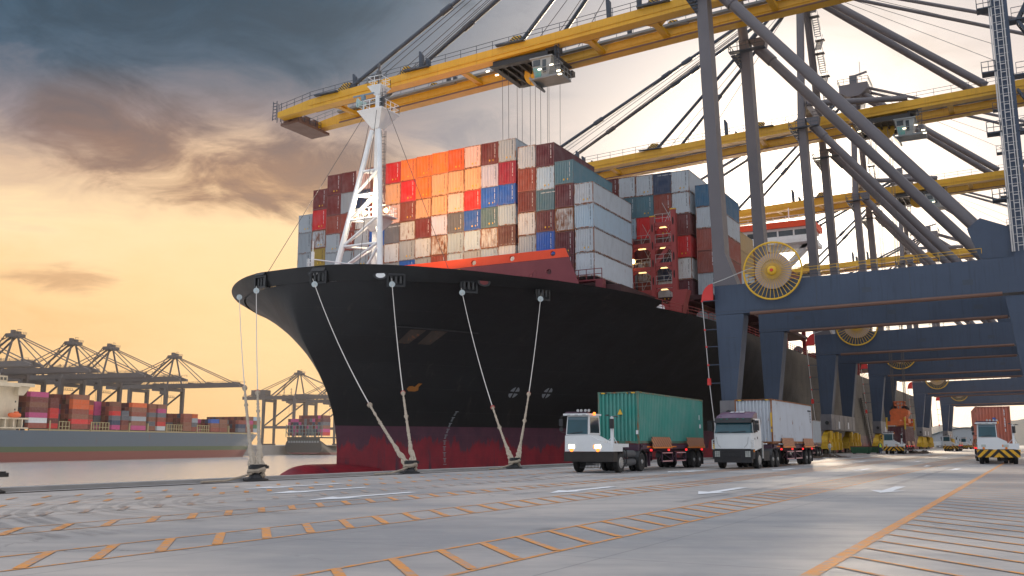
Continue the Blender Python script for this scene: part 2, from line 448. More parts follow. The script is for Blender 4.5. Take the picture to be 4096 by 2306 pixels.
def container_body(L, H, door):
    b = MB(); w = CW / 2
    if not door: corr(b, (-w + .08, .012), (w - .08, .012), (0, 1), .14, H - .09, 10, .085)
    corr(b, (-w + .1, L - .075), (w - .1, L - .075), (0, 1), .14, H - .09, 10, .045)
    n = round(L / .28)
    corr(b, (w - .012, .1), (w - .012, L - .1), (-1, 0), .14, H - .08, n, .055)
    corr(b, (-w + .012, .1), (-w + .012, L - .1), (1, 0), .14, H - .08, n, .055)
    b.face([(-w + .03, .03, H - .02), (w - .03, .03, H - .02), (w - .03, L - .03, H - .02), (-w + .03, L - .03, H - .02)])
    b.face([(-w + .03, .03, .1), (w - .03, .03, .1), (w - .03, L - .03, .1), (-w + .03, L - .03, .1)])
    return b
def container_frame(L, H):
    f = MB(); w = CW / 2
    for sx in (-1, 1):
        for y in (0, L - .1): f.box(min(sx * w, sx * (w - .09)), max(sx * w, sx * (w - .09)), y, y + .1, .1, H - .1)
        f.box(min(sx * w, sx * (w - .07)), max(sx * w, sx * (w - .07)), .1, L - .1, H - .085, H - .005)
        f.box(min(sx * w, sx * (w - .06)), max(sx * w, sx * (w - .06)), .1, L - .1, .02, .16)
        for y in (0, L):
            for z in (0, H - .118):
                y0 = -.006 if y == 0 else L - .172
                f.box(min(sx * (w + .006), sx * (w - .156)), max(sx * (w + .006), sx * (w - .156)), y0, y0 + .178, z, z + .118)
    for y in (0, L - .07):
        f.box(-w + .09, w - .09, y, y + .07, H - .09, H - .01); f.box(-w + .09, w - .09, y, y + .07, .02, .14)
    return f
BODY, FRAME, MARK = {}, {}, {}
def mesh_of(mb, name, mats):
    o = mb.build(name, mats); me = o.data; bpy.data.objects.remove(o); return me
for key, L, H, door in (('hc', CL, HC, 0), ('st', CL, ST, 0), ('door', CL, HC, 1), ('st20', 6.058, ST, 0)):
    BODY[key] = mesh_of(container_body(L, H, door), "corrugated_body", M_CP); FRAME[key] = mesh_of(container_frame(L, H), "corner_frame", M_CF)
def dashes(x0, z0, n, vertical, s=.085, seed=1, y=-.005):
    rr = random.Random(seed); m = MB()
    for k in range(n):
        if k in (4, 11): continue
        a, b = (x0, z0 - k * s * 1.45) if vertical else (x0 + k * s * 1.3, z0)
        m.box(a, a + s * rr.uniform(.6, .95), y - .012, y, b, b + s * rr.uniform(.8, 1.05))
    return m
def sticker(m, x, z, w, h, mi): m.box(x, x + w, -.024, -.006, z, z + h, mi); return m
for key, H in (('hc', HC), ('st', ST)):
    for c, mat_ in (('w', M_MW), ('d', M_MD)):
        MARK[key + c] = mesh_of(sticker(sticker(dashes(.72, H - .35, 15, True), -.1, .42, .17, .2, 1), .42, .45, .13, .15, 1), "lettering", [mat_, M_MY])
        MARK[key + c + 'p'] = mesh_of(dashes(.76, H - .35, 14, True, seed=3), "lettering", [mat_])
        MARK[key + c + 't'] = mesh_of(dashes(-.55, H - .42, 15, False, .1), "lettering", [mat_])
def new(name, me, parent=None, loc=(0, 0, 0)):
    o = bpy.data.objects.new(name, me); COL.objects.link(o); o.location = loc
    if parent: o.parent = parent
    return o
PAL = dict(steel=(.035, .12, .21), grey=(.37, .41, .44), pale=(.53, .57, .60), paleblue=(.42, .53, .61), lavender=(.56, .56, .68), darkred=(.17, .028, .024), maroon=(.115, .016, .026), brick=(.29, .06, .035), red=(.62, .022, .022), orange=(.78, .20, .03), deep=(.66, .11, .012), peach=(.74, .40, .22), pink=(.70, .46, .40), navy=(.028, .05, .11), blue=(.008, .11, .46), teal=(.09, .19, .23), dark=(.13, .14, .165), yellow=(.40, .27, .035), crimson=(.38, .008, .04), brown=(.25, .09, .05), tan=(.45, .30, .13), magenta=(.55, .06, .22), white=(.62, .63, .62), green=(.05, .22, .10))  # orange, deep, peach: mast-lamp glow mixed into the front stack's red and grey boxes
CNAME = dict(steel='steel-blue', grey='grey', pale='pale', paleblue='ice-blue', lavender='lavender', darkred='dark-red', maroon='maroon', brick='brick-red', red='scarlet', orange='orange', deep='red-orange', peach='peach', pink='pink', navy='navy', blue='blue', teal='teal', dark='charcoal', yellow='mustard', crimson='crimson', brown='brown', tan='tan', magenta='magenta', white='off-white', green='green')
def container(key, col, rust, loc, label, group=None, mark=None, rz=0, sc=None):
    body = new("shipping_container", BODY[key], None, loc); body.rotation_euler.z = rz
    if sc: body.scale = sc
    fr = new("corner_frame", FRAME[key], body)
    j = random.uniform(.85, 1.12); cc = [min(1, q * j) for q in PAL[col]]
    body.color = (*cc, rust); fr.color = (*[q * .8 for q in cc], min(1, rust + .06))
    tag(body, label, "container", group)
    if mark: new("lettering", MARK[mark], body)
    return body
ORD = "zero one two three four five six seven eight nine ten eleven twelve thirteen fourteen fifteen sixteen seventeen eighteen".split()
LIGHTS = {'pale', 'grey', 'paleblue', 'lavender', 'peach', 'pink', 'white', 'orange', 'deep', 'tan', 'yellow'}
def words(col, rust): return ('rust-streaked ' if rust > .62 else '') + CNAME[col]
def stack(rows, ystart, where, group, sides=()):
    """rows: (row number from the quay, x centre, z top, [kinds top down], [colours top down])"""
    for rn, x, ztop, kinds, cols in rows:
        z = ztop
        for t, c in enumerate(cols):
            k = kinds[min(t, len(kinds) - 1)]; h = HC if k != 'st' else ST
            z -= h + .03
            if z < 19.5: break
            rust = {'pale': .55, 'white': .7, 'grey': .4, 'paleblue': .4, 'peach': .5, 'pink': .5, 'lavender': .4}.get(c.strip('!*'), .22)
            if c.endswith('!'): rust = 1.0; c = c[:-1]
            door = c.endswith('*'); c = c.strip('*')
            rust += random.uniform(-.1, .12)
            mk_ = None if door else ('hc' if k == 'hc' else 'st') + ('d' if c in LIGHTS else 'w') + random.choice(['', '', 'p', 'p', 't' if c in ('teal', 'dark', 'navy') else 'p'])
            o = container('door' if door else k, c, rust, (x + random.uniform(-.015, .015), ystart + random.uniform(-.03, .03), z),
                          f"{words(c, rust)} container in {where}, row {ORD[rn]} from quayside, tier {ORD[t + 1]} from top", group, mk_)
            if door:
                for sx in (-1, 1):
                    d = MB(); x0 = min(sx * .02, sx * 1.1); d.box(x0, x0 + 1.08, .03, .075, .17, HC - .13)
                    for q in (.28, .78): d.tube((x0 + q, .0, .2), (x0 + q, .0, HC - .18), .025, 6)
                    for q in range(4): d.box(x0 + .06, x0 + 1.02, .012, .03, .4 + q * .6, .46 + q * .6)
                    dd = d.build("door", M_CP, o); dd.color = o.color
A = ['hc', 'hc', 'st', 'st', 'st', 'st', 'st']
P_ = -55.5
def X(i): return P_ - (14 - i) * 2.492
B1 = [
 (18, X(1), 33.35, ['st', 'hc', 'st', 'hc'], 'grey grey grey grey'.split()),
 (17, X(2), 36.7, ['hc', 'hc', 'st'], 'darkred red pale! yellow grey'.split()),
 (16, X(3), 38.5, A, 'darkred darkred brick grey grey grey'.split()),
 (15, X(4), 38.55, A, 'darkred grey brick brick grey grey'.split()),
 (14, X(5), 38.6, A, 'pink navy white pale grey red'.split()),
 (13, X(6), 38.65, A, 'brown brick brick blue grey grey'.split()),
 (12, X(7), 38.8, A, 'red peach pink dark pale grey pale'.split()),
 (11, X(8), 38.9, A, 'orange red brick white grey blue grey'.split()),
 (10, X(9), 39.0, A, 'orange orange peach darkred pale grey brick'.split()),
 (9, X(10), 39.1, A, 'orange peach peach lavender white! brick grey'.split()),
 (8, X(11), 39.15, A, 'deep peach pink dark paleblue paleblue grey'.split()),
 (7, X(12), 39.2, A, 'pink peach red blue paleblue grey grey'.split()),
 (6, X(13), 39.25, A, 'darkred lavender blue teal white! paleblue'.split()),
 (5, X(14), 39.3, A, 'grey crimson blue paleblue maroon pale*'.split()),
 (4, -52.7, 38.0, ['hc', 'hc', 'st', 'hc'], 'pale brick darkred white grey'.split()),
 (3, -50.15, 37.9, ['hc', 'hc', 'st', 'st', 'hc'], 'maroon paleblue teal maroon blue maroon'.split()),
 (2, -47.6, 35.35, ['hc'], 'teal maroon white! maroon maroon'.split()),
 (1, -45.01, 32.25, ['st', 'hc'], 'pale paleblue pale pale'.split()),
]
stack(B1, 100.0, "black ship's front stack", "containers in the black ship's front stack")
B2 = [
 (6, -48.6, 37.3, ['hc'], 'darkred red maroon darkred'.split()),
 (5, -46.1, 37.25, ['hc'], 'pale teal paleblue maroon grey'.split()),
 (4, -43.6, 37.2, ['hc'], 'pale teal red darkred pale! brick'.split()),
 (3, -41.1, 37.15, ['hc'], 'navy brick red darkred navy white'.split()),
 (2, -38.6, 37.1, ['hc'], 'pale pale darkred red white maroon'.split()),
 (1, -35.4, 34.8, ['hc'], 'steel pale brick brick grey'.split()),
]
stack(B2, 116.6, "black ship's second stack", "containers in the black ship's second stack")
B3 = [(2, -40.0, 33.5, ['hc'], 'brick tan teal brick'.split()), (1, -37.4, 32.6, ['hc'], 'tan tan pale brick'.split())]
stack(B3, 131.6, "black ship's third stack", "containers in the black ship's third stack")
B4 = [(2, -39.0, 32.4, ['hc'], 'maroon tan brick maroon'.split()), (1, -36.2, 31.6, ['hc'], 'brick tan maroon pale'.split())]
stack(B4, 146.4, "black ship's fourth stack", "containers in the black ship's fourth stack")
B5 = [(2, -38.6, 34.0, ['hc'], 'tan brick maroon grey teal'.split()), (1, -36.0, 31.0, ['hc'], 'brick maroon tan blue'.split())]
stack(B5, 161.4, "black ship's fifth stack", "containers in the black ship's fifth stack")
B6 = [(2, -38.6, 34.0, ['hc'], 'maroon tan brick pale grey'.split()), (1, -36.0, 34.0, ['hc'], 'tan brick maroon pale green'.split())]
stack(B6, 205.0, "black ship's aft stack", "containers in the black ship's aft stack")
# ------------------------------------------------------------------ the black container ship
XC = -61.8
STEM = [(-9, 76.2), (-.5, 76.2), (1, 76.2), (3.6, 75.75), (5.2, 75.1), (6.4, 74.5), (8.3, 73.2), (10.1, 71.7), (12, 70.1), (14, 69.2), (16.5, 68.9), (18.8, 68.6)]
def lerp(T, x):
    if x <= T[0][0]: return T[0][1]
    for (a, b), (c, d) in zip(T[:-1], T[1:]):
        if x <= c: return b + (d - b) * (x - a) / (c - a)
    return T[-1][1]
def hs(z): return min(1, max(0, z / 17.5)) ** 2.6
def hbt(t, z):
    s = hs(z); return 27.6 * (1 - (1 - t) ** (2.0 + .2 * s)) ** (.95 - .45 * s)
def hlen(z): return 112 - 62 * hs(z)
def hb(y, z):
    t = min(1, max(0, (y - lerp(STEM, z)) / hlen(z))); h = hbt(t, z)
    if y > 360: h *= 1 - .16 * ((y - 360) / 75) ** 2
    return h
TOP = [(68, 18.25), (70, 18.2), (74, 17.95), (80, 17.7), (97, 17.5), (100.5, 17.4), (102.2, 16.75), (250, 16.3), (440, 15.2)]
def hull_paint():
    m = bpy.data.materials.new("hull_paint"); m.use_nodes = True; nt = m.node_tree; p = nt.nodes['Principled BSDF']
    v = out(node(nt, 'TexCoord'), 3); s = node(nt, 'SeparateXYZ', {0: v}); z = out(s, 2)
    st = out(node(nt, 'Mapping', {0: v, 3: (.9, .9, .10)}))
    n1, n2, n3 = noise(nt, st, .8, 7, .65), noise(nt, v, .25, 5), noise(nt, out(node(nt, 'Mapping', {0: v, 3: (.6, .6, .35)})), .9, 8, .7)
    black = mix(nt, n2.step(.3, .7), (.0025, .0025, .003), (.006, .005, .005))
    black = mix(nt, n1.step(.57, .80) * .6, black, (.045, .034, .028))
    red = mix(nt, n3.step(.35, .7), (.25, .016, .026), (.16, .014, .024))
    wine = mix(nt, n3.step(.4, .7), (.085, .028, .044), (.055, .022, .038))
    scr = ((z * -.42) + (n1 * 2.6) + (n3 * 1.2)).step(1.15, 1.4)
    low = mix(nt, scr, wine, red)
    low = mix(nt, noise(nt, v, .7, 8, .7).step(.62, .72) * ((z * -.5).step(-.8, .6)), low, (.07, .055, .025))
    low = mix(nt, n1.step(.56, .66) * (z * -1.0).step(-2.2, .5) * .9, low, (.045, .025, .04))
    c = mix(nt, z.step(3.27, 3.33), low, black)
    nt.links.new(c.s, p.inputs['Base Color']); nt.links.new((n2 * .3 + .34).s, p.inputs['Roughness']); p.inputs['Specular IOR Level'].default_value = .42
    jz = ((z / 2.4).f('FRACT') - .5).f('ABSOLUTE').f('GREATER_THAN', .493); jy = ((out(s, 1) / 9.0).f('FRACT') - .5).f('ABSOLUTE').f('GREATER_THAN', .497)
    b = node(nt, 'Bump', {'Height': noise(nt, v, .45, 3) * .7 + jz.f('MAXIMUM', jy) * -.12, 'Strength': .6, 'Distance': .15}); nt.links.new(b.outputs[0], p.inputs['Normal'])
    return m
M_HULL = hull_paint()
M_DECK = pmat("deck_red", (.22, .035, .035), .6, var=.4, streak=.3, rust=.2)
M_WINE = pmat("superstructure_wine", (.20, .035, .045), .55, var=.25, scale=.5)
M_LRED = pmat("lashing_bridge_red", (.34, .05, .045), .55, var=.25, scale=.5, streak=.2)
M_DARKR = pmat("roller_dark", (.05, .05, .05), .5)
M_BAND = pmat("orange_band", (.85, .07, .012), .5, var=.12)
M_SHIPW = pmat("ship_white", (.84, .84, .82), .5, var=.12, streak=.15)
M_BLK = pmat("black_steel", (.012, .012, .013), .45, var=.3)
M_GLASS = pmat("dark_glass", (.02, .03, .035), .08, var=.1, spec=.8)
M_GALV = pmat("galvanised_rail", (.52, .50, .48), .4, .3)
M_YEL = pmat("safety_yellow", (.72, .42, .02), .5, var=.2)
M_WIRE = pmat("steel_wire", (.10, .09, .085), .5, .3)
M_GREYM = pmat("grey_machinery", (.20, .22, .23), .5, var=.3)
E_WARM = emat("warm_lamp", (1.0, .62, .22), 12)
E_TUBE = emat("lamp_tube", (1.0, .66, .28), 1.6)
E_RED = emat("red_lamp", (1.0, .03, .02), 6)
ship = thing("container_ship", "huge black container ship with a red bottom moored along the quay", "ship", (0, 0, 0))
zs = [-9, -5, -2.5, -1, 0, 1, 2, 3.3, 4.5, 5.5, 6.5, 7.5, 8.5, 9.5, 10.5, 11.5, 12.5, 13.3, 14.1, 14.9, 15.7, 16.3, 16.75]
for sx, nm in ((1, 0), (-1, 0)): pass
hm = MB()
for sx in (1, -1):
    rows = []
    for z in zs:
        row = []
        for k in range(64):
            t = (k / 47) ** 1.9 if k < 48 else None
            if t is not None:
                y = lerp(STEM, z) + t * hlen(z); h = hbt(t, z)
            else:
                y0 = lerp(STEM, z) + hlen(z); y = y0 + (434 - y0) * (k - 47) / 16; h = hb(y, z)
            zz_ = z
            if y > 372: zz_ = max(z, -9 + 17.5 * ((y - 372) / 62) ** 1.1)
            row.append((XC + sx * h, y, zz_))
        rows.append(row)
    hm.grid(rows)
# bulwark and sheer strake above z = 16.75
    rows = [[], []]
    for k in range(110):
        y = 68.9 + 32.1 * (k / 109) ** 2
        for j, z in enumerate((16.75, 16.75 + (lerp(TOP, y) - 16.75))):
            t = max(0, (y - lerp(STEM, min(z, 18.8)) + (.3 if k else 0)) / hlen(z))
            rows[j].append((XC + sx * (hbt(min(1, t), z) if k else 0), y if k else lerp(STEM, z), z))
    hm.grid(rows)
    rows2 = [[(XC + (p[0] - XC) * .985, p[1] + .25, p[2]) for p in r] for r in rows]
    hm.grid(rows2); hm.grid([rows[1], rows2[1]])
hm.face([(XC - 24, 434, 8.4), (XC + 24, 434, 8.4), (XC + 24, 434, 16.3), (XC - 24, 434, 16.3)])
hm.build("hull", M_HULL, ship, smooth=True, weld=True)
dk = MB(); rows = []
for k in range(60):
    y = 70.2 + 362 * (k / 59) ** 1.6; h = hb(y, 16.5) - .35; rows.append([(XC - h, y, 16.4), (XC + h, y, 16.4)])
dk.grid(rows).build("deck", M_DECK, ship)
bb = MB(); rows = []
for k in range(19):
    y = 66.9 + k * .75; f = math.sqrt(max(0, 1 - ((71.8 - y) / 4.9) ** 2)) if y < 71.8 else 1.0
    top = -.48 - (1 - f) * 4.6; bot = -5.2 - 4.2 * f
    cz, hz, wx = (top + bot) / 2, (top - bot) / 2, 3.2 * f * (1 + .05 * max(0, y - 72))
    rows.append([(XC + wx * math.cos(a * math.pi / 12) , y, cz + hz * math.copysign(abs(math.sin(a * math.pi / 12)) ** .8, math.sin(a * math.pi / 12))) for a in range(24)])
bb.grid(rows, close=True).build("bulbous_bow", M_HULL, ship, smooth=True)

def on_hull(y, z, off=.02):
    h = hb(y, z); e = .05
    p = Vector((XC + h, y, z)); ty = Vector((hb(y + e, z) - hb(y - e, z), 2 * e, 0)).normalized(); tz = Vector((hb(y, z + e) - hb(y, z - e), 0, 2 * e)).normalized()
    n = ty.cross(tz).normalized()
    if n.x < 0: n = -n
    return p + n * off, ty, tz, n
# bow thruster marks, draught marks, bulb mark
for y, z in ((94.0, 7.2), (98.5, 7.3)):
    tmk = MB()
    for q in range(4):
        a0, a1 = R(45 + q * 90 - 33), R(45 + q * 90 + 33); poly = []
        for k in range(7):
            a = a0 + (a1 - a0) * k / 6; c, ty, tz, n = on_hull(y + .6 * math.cos(a), z + .6 * math.sin(a), .05); poly.append(c)
        poly.append(on_hull(y + .12 * math.cos((a0 + a1) / 2), z + .12 * math.sin((a0 + a1) / 2), .05)[0]); tmk.face(poly)
    tmk.build("thruster_mark", pmat("faded_mark_grey", (.22, .23, .24), .7), ship, fix=False)
bm_ = MB(); poly = []
for dy, dz in ((-1.3, .1), (-1.1, .65), (-.5, .75), (.1, .55), (.5, 1.3), (1.3, 1.3), (.9, .6), (1.2, -.1), (.6, -.35), (-.7, -.35)): poly.append(on_hull(82.2 + dy * .5, 7.1 + dz * .5, .06)[0])
bm_.face(poly).build("bulb_mark", pmat("mark_orange", (.30, .11, .015), .6), ship, fix=False)
dm = MB()
for k in range(46):
    z = 4.9 - k * .125; y = lerp([(-1, 87.4), (2, 87.25), (4.6, 87.9), (5.2, 88.2)], z)
    if k % 5 == 4: continue
    w = .10 if k % 5 else .18
    pts = [on_hull(y + a, z + b, .03)[0] for a, b in ((-w, 0), (w, 0), (w, .07), (-w, .07))]; dm.face(pts)
dm.build("draught_mark", MATS["faded_mark_grey"], ship, fix=False)
# anchor pocket
ap = MB()
for y0, y1, z0, z1 in ((77.6, 79.0, 11.5, 12.8), (79.5, 81.0, 11.5, 12.8)):
    ap.face([on_hull(a, b, .04)[0] for a, b in ((y0 - .1, z0), (y1 - .4, z0), (y1, z1), (y0, z1))])
ap.build("anchor_pocket", pmat("anchor_steel", (.055, .038, .028), .7, var=.5, rust=.5), ship, fix=False)
apl = MB(); pts = [on_hull(76.0 + k, 13.0 - k * .02, .06)[0] for k in range(9)]
apl.path([tuple(p) for p in pts], .07, 5).build("anchor_guard", M_BLK, ship)
# roller fairleads in the bulwark, open oval chocks
for i, (y, z) in enumerate(((69.65, 17.3), (69.15, 17.25), (72.3, 17.1), (77.4, 16.9), (84.4, 16.8))):
    if i == 0: p, ty, tz, n = on_hull(69.66, 17.3, .1); 
    p, ty, tz, n = on_hull(y, z, .12)
    if i == 0: n = Vector((-.15, -1, 0)).normalized(); ty = Vector((1, -.15, 0)); p = Vector((XC - 4.3, 69.25, 17.3))
    up = Vector((0, 0, 1)); ty = up.cross(n).normalized()
    f = MB(); W2, H2 = .88, .62
    def at(u, w, d): return p + ty * u + up * w + n * d
    for u0, u1, w0, w1 in ((-W2, W2, H2 - .2, H2), (-W2, W2, -H2, -H2 + .16), (-W2, -W2 + .2, -H2 + .16, H2 - .2), (W2 - .2, W2, -H2 + .16, H2 - .2)):
        f.hexa([at(u0, w0, -.3), at(u1, w0, -.3), at(u1, w0, .35), at(u0, w0, .35)], [at(u0, w1, -.3), at(u1, w1, -.3), at(u1, w1, .35), at(u0, w1, .35)])
    f.hexa([at(-W2 * .8, H2, -.2), at(W2 * .8, H2, -.2), at(W2 * .8, H2, .5), at(-W2 * .8, H2, .5)], [at(-W2 * .8, H2 + .3, -.2), at(W2 * .8, H2 + .3, -.2), at(W2 * .8, H2 + .3, .3), at(-W2 * .8, H2 + .3, .3)])
    fo = f.build("roller_fairlead", M_BLK, ship)
    rl = MB()
    for u in (-.45, .0, .45): rl.tube(at(u, -H2 + .16, .1), at(u, H2 - .25, .1), .13, 8)
    rl.build("roller", M_DARKR, fo)
    if i: MB().face([at(-.3, .2, .02), at(.3, .2, .02), at(.3, .5, .02), at(-.3, .5, .02)]).build("gap_plate", M_DECK, fo, fix=False)  # deck-red plate across the upper part of the opening
for y, z in ((68.95, 17.6), (71.3, 17.3), (78.3, 17.1)):
    p, ty, tz, n = on_hull(y, z, .02); up = Vector((0, 0, 1)); ty = up.cross(n).normalized(); cm = MB()
    ell = [[p + ty * (.62 * s_ * math.cos(a)) + up * (.36 * s_ * math.sin(a)) + n * d for a in [R(k * 15) for k in range(24)]] for s_, d in ((1.15, .02), (1.05, .16), (.72, .10), (.66, -.1))]
    cm.grid(ell, close=True)
    co = cm.build("mooring_chock", M_BLK, ship, smooth=True)
    MB().face(ell[2]).build("chock_opening", M_SHIPW if z > 17.2 else M_DECK, co, fix=False)
# breakwater with round openings
from mathutils.geometry import tessellate_polygon
def holed(poly, holes, y0, y1, mi=0):
    m = MB(); loops = [poly] + holes
    tri = tessellate_polygon([[Vector((x, z, 0)) for x, z in l] for l in loops]); flat = [q for l in loops for q in l]
    for t in tri:
        m.face([(flat[i][0], y0, flat[i][1]) for i in t], mi); m.face([(flat[i][0], y1, flat[i][1]) for i in reversed(t)], mi)
    for l in loops:
        for (a, b), (c, d) in zip(l, l[1:] + l[:1]): m.face([(a, y0, b), (c, y0, d), (c, y1, d), (a, y1, b)], mi)
    return m
def oval(x, z, rx=.34, rz=.30): return [(x + rx * math.cos(R(k * 22.5)), z + rz * math.sin(R(k * 22.5))) for k in range(16)]
BW = [(-82, 16.6), (-42.6, 16.6), (-44.75, 22.3), (-82, 22.3)]
hol = [oval(-52.6, 21.5), oval(-48.1, 21.1), oval(-52.4, 19.4), oval(-48.2, 20.1), oval(-57, 20.4), oval(-46.3, 21.3)]
holed(BW, [oval(-50.2, 20.2), oval(-47.2, 20.8), oval(-50.2, 18.6, .34, .34), oval(-54.4, 19.6)], 94.95, 95.2).build("breakwater", M_WINE, ship)
holed([(-82, 22.31), (-44.77, 22.31), (-45.2, 23.35), (-82, 23.35)], [oval(-57.2, 22.75), oval(-52.0, 22.78), oval(-46.7, 22.85)], 94.93, 95.2).build("breakwater_band", M_BAND, ship)
MB().box(-47.7, -46.0, 94.85, 94.94, 18.5, 19.7).build("breakwater_door", pmat("dark_opening", (.03, .012, .014), .8), ship)
pl = MB(); pl.rail((-53.5, 94, 19.2), (-50.2, 94, 19.2), 1.3, .8, .05); pl.beam((-55.3, 94, 18.0), (-53.5, 94, 19.9), .1, .12); pl.beam((-49.8, 94, 18.2), (-48.8, 94, 20.6), .1, .1); pl.rail((-55.4, 94, 18.8), (-53.4, 94, 19.8), 1.2, .8, .05); pl.rail((-50.2, 94, 18.4), (-48.4, 94, 19.6), 1.3, .8, .05)
pl.box(-53.6, -50.0, 93.6, 94.8, 19.0, 19.15)
pl.build("breakwater_platform", M_WINE, ship)
yr_ = MB(); yr_.rail((-53.4, 92.5, 18.0), (-51.6, 92.5, 18.0), 1.15, .9, .05); yr_.rail((-51.3, 92.5, 18.0), (-48.9, 92.5, 18.0), 1.15, .8, .05); yr_.rail((-59.4, 93, 20.7), (-57.9, 93, 20.7), 1.0, .7, .05)
yr_.build("yellow_guard_rail", M_YEL, ship)
# hatch covers under the stacks
for y in (100.0, 116.6, 131.6, 146.4, 161.4, 205, 220, 235, 250):
    MB().prism([(-89, 16.45), (-40.5, 16.45), (-40.5, 19.6), (-34.6 if y > 110 else -44.0, 19.9), (-34.6 if y > 110 else -44.0, 20.35), (-89, 20.35)], 'y', y, y + 12.0).build("hatch_cover", pmat("hatch_paint", (.05, .016, .018), .7, var=.3), ship)
# platform beside the front stack
ob = MB(); ob.box(-44.6, -42.2, 98.6, 99.7, 18.9, 19.15); ob.beam((-42.6, 99.2, 16.6), (-42.6, 99.2, 18.9), .9, .9); ob.rail((-46.2, 98.7, 20.2), (-42.3, 98.7, 20.2), 1.2, .9, .05); ob.box(-46.3, -42.2, 98.6, 99.6, 20.0, 20.18); ob.beam((-42.6, 99, 18.9), (-42.6, 99, 20.0), .9, .9)
ob.build("stack_platform", M_WINE, ship)
# lashing bridges
def lashing(y, posts, floors, diag=True):
    b = MB()
    for x, ztop in posts:
        b.box(x - .3, x + .3, y, y + .5, 16.4, ztop); b.box(x - .16, x + .16, y + .9, y + 1.2, 16.4, ztop - .4); b.box(x - .14, x + .14, y + .5, y + .9, ztop - .7, ztop - .45)
    for x0, x1, z in floors:
        b.box(x0 + .34, x1 - .34, y + .08, y + .98, z - .12, z); b.box(x0 + .34, x1 - .34, y + .06, y + .2, z - .48, z - .12)
        for s_, xx in ((1, x0 + .34), (-1, x1 - .34)): b.prism([(xx, z - .55), (xx + s_ * .75, z - .55), (xx, z - 1.15)], 'y', y + .08, y + .2)
    if diag:
        (xa, _), (xb, zb) = posts[-2], posts[-1]; b.beam((xa + .3, y + .3, floors[-1][2] - 5.4), (xb - .3, y + .3, floors[-1][2] - 2.8), .3, .55)
    o = b.build("lashing_bridge", M_LRED, ship)
    lg = MB(); ov = MB()
    for x0, x1, z in floors:
        MB().rail((x0 + .35, y + .1, z), (x1 - .35, y + .1, z), 1.1, 1.2, .03).build('walkway_rail', M_GALV, o)
        lg.box((x0 + x1) / 2 - .5, (x0 + x1) / 2 + .5, y + .22, y + .45, z - .72, z - .58)
    for x, ztop in posts:
        for k in range(4): ov.prism([(x + .0 + .11 * math.cos(a), ztop - 1.5 - k * 2.3 + .55 * math.sin(a)) for a in [R(q * 30) for q in range(12)]], 'y', y - .012, y + .03)
        if ztop > 30: MB().box(x - .36, x + .36, y - .02, y + .5, ztop, ztop + .14).build("yellow_cap", M_YEL, o)
    lg.build("work_light", E_TUBE, o); ov.build("lightening_slot", pmat("dark_opening", (.03, .012, .014), .8), o)
    rods = MB()
    for x0, x1, z in floors:
        rods.tube((x0 + .7, y + 2.4, z + .2), (x0 + 2.3, y + 2.6, z + 3.2), .035, 4).tube((x1 - .7, y + 2.4, z + .2), (x1 - 2.3, y + 2.6, z + 3.2), .035, 4)
    rods.build("lashing_rod", M_GALV, o)
lashing(113.2, [(-44.5, 27.9), (-41.4, 30.4), (-38.6, 31.1)], [(-44.5, -41.4, 20.9), (-44.5, -41.4, 23.9), (-44.5, -41.4, 27.0), (-41.4, -38.6, 21.5), (-41.4, -38.6, 24.3), (-41.4, -38.6, 26.9), (-41.4, -38.6, 29.6)])
lashing(129.3, [(-44.7, 27.5), (-41.7, 30.4), (-37.6, 31.0)], [(-44.7, -41.7, 24.0), (-41.7, -37.6, 18.6), (-41.7, -37.6, 21.4), (-41.7, -37.6, 24.3), (-41.7, -37.6, 27.1), (-41.7, -37.6, 29.4)])
for y in (144.1, 159.1, 174, 218, 233): lashing(y, [(-40.0, 28.4), (-35.4, 30.5)], [(-40, -35.4, 20.8), (-40, -35.4, 23.8), (-40, -35.4, 27.0)], False)
fl = MB(); fl.tube((-44.0, 112.9, 24.7), (-44.0, 112.7, 24.7), .3, 10); fl.build("deck_floodlight", E_WARM, ship)
MB().lathe([(.12, 0), (.12, .1)], (-40.9, 112.2, 19.2), (0, -1, 0), 10).build("red_signal_lamp", E_RED, ship)
# deck edge machinery and rails
de = MB(); de.prism([(-41.8, 16.4), (-38.0, 16.4), (-36.9, 20.6), (-38.2, 20.6), (-39.4, 18.9), (-41.8, 18.9)], 'y', 113.0, 114.6); de.box(-42.3, -41.2, 111.6, 112.8, 18.4, 19.7); de.build("lashing_bridge_foot", M_LRED, ship)
ed = MB()
pp = [(XC + hb(y, 16.7) - .25, y, 16.7) for y in [101.5 + k * 3 for k in range(60)]]
for a, b_ in zip(pp[:-1], pp[1:]): ed.rail(a, b_, 1.15, 1.6, .04, bars=3)
ed.build("deck_edge_rail", M_LRED, ship)
for x, y in ((-40.5, 107.5), (-37.0, 119.0), (-36.6, 121.5), (-36.2, 124), (-36, 150), (-35.8, 170)):
    wn = MB(); wn.lathe([(.75, 0), (.75, .15), (.42, .16), (.42, 1.5), (.75, 1.51), (.75, 1.66)], (x, y, 17.6), (.35, -1, 0), 14); wn.box(x - .6, x + .9, y - 1.2, y + .4, 16.5, 17.0); wn.build("mooring_winch", M_GREYM, ship, smooth=True)
for x, y in ((-36.6, 126.5), (-39.4, 110.0)): MB().lathe([(.3, 0), (.3, 1.2), (.55, 1.3), (.5, 1.7), (.1, 1.9)], (x, y, 16.5), (0, 0, 1), 12).build("deck_vent", M_SHIPW, ship, smooth=True)
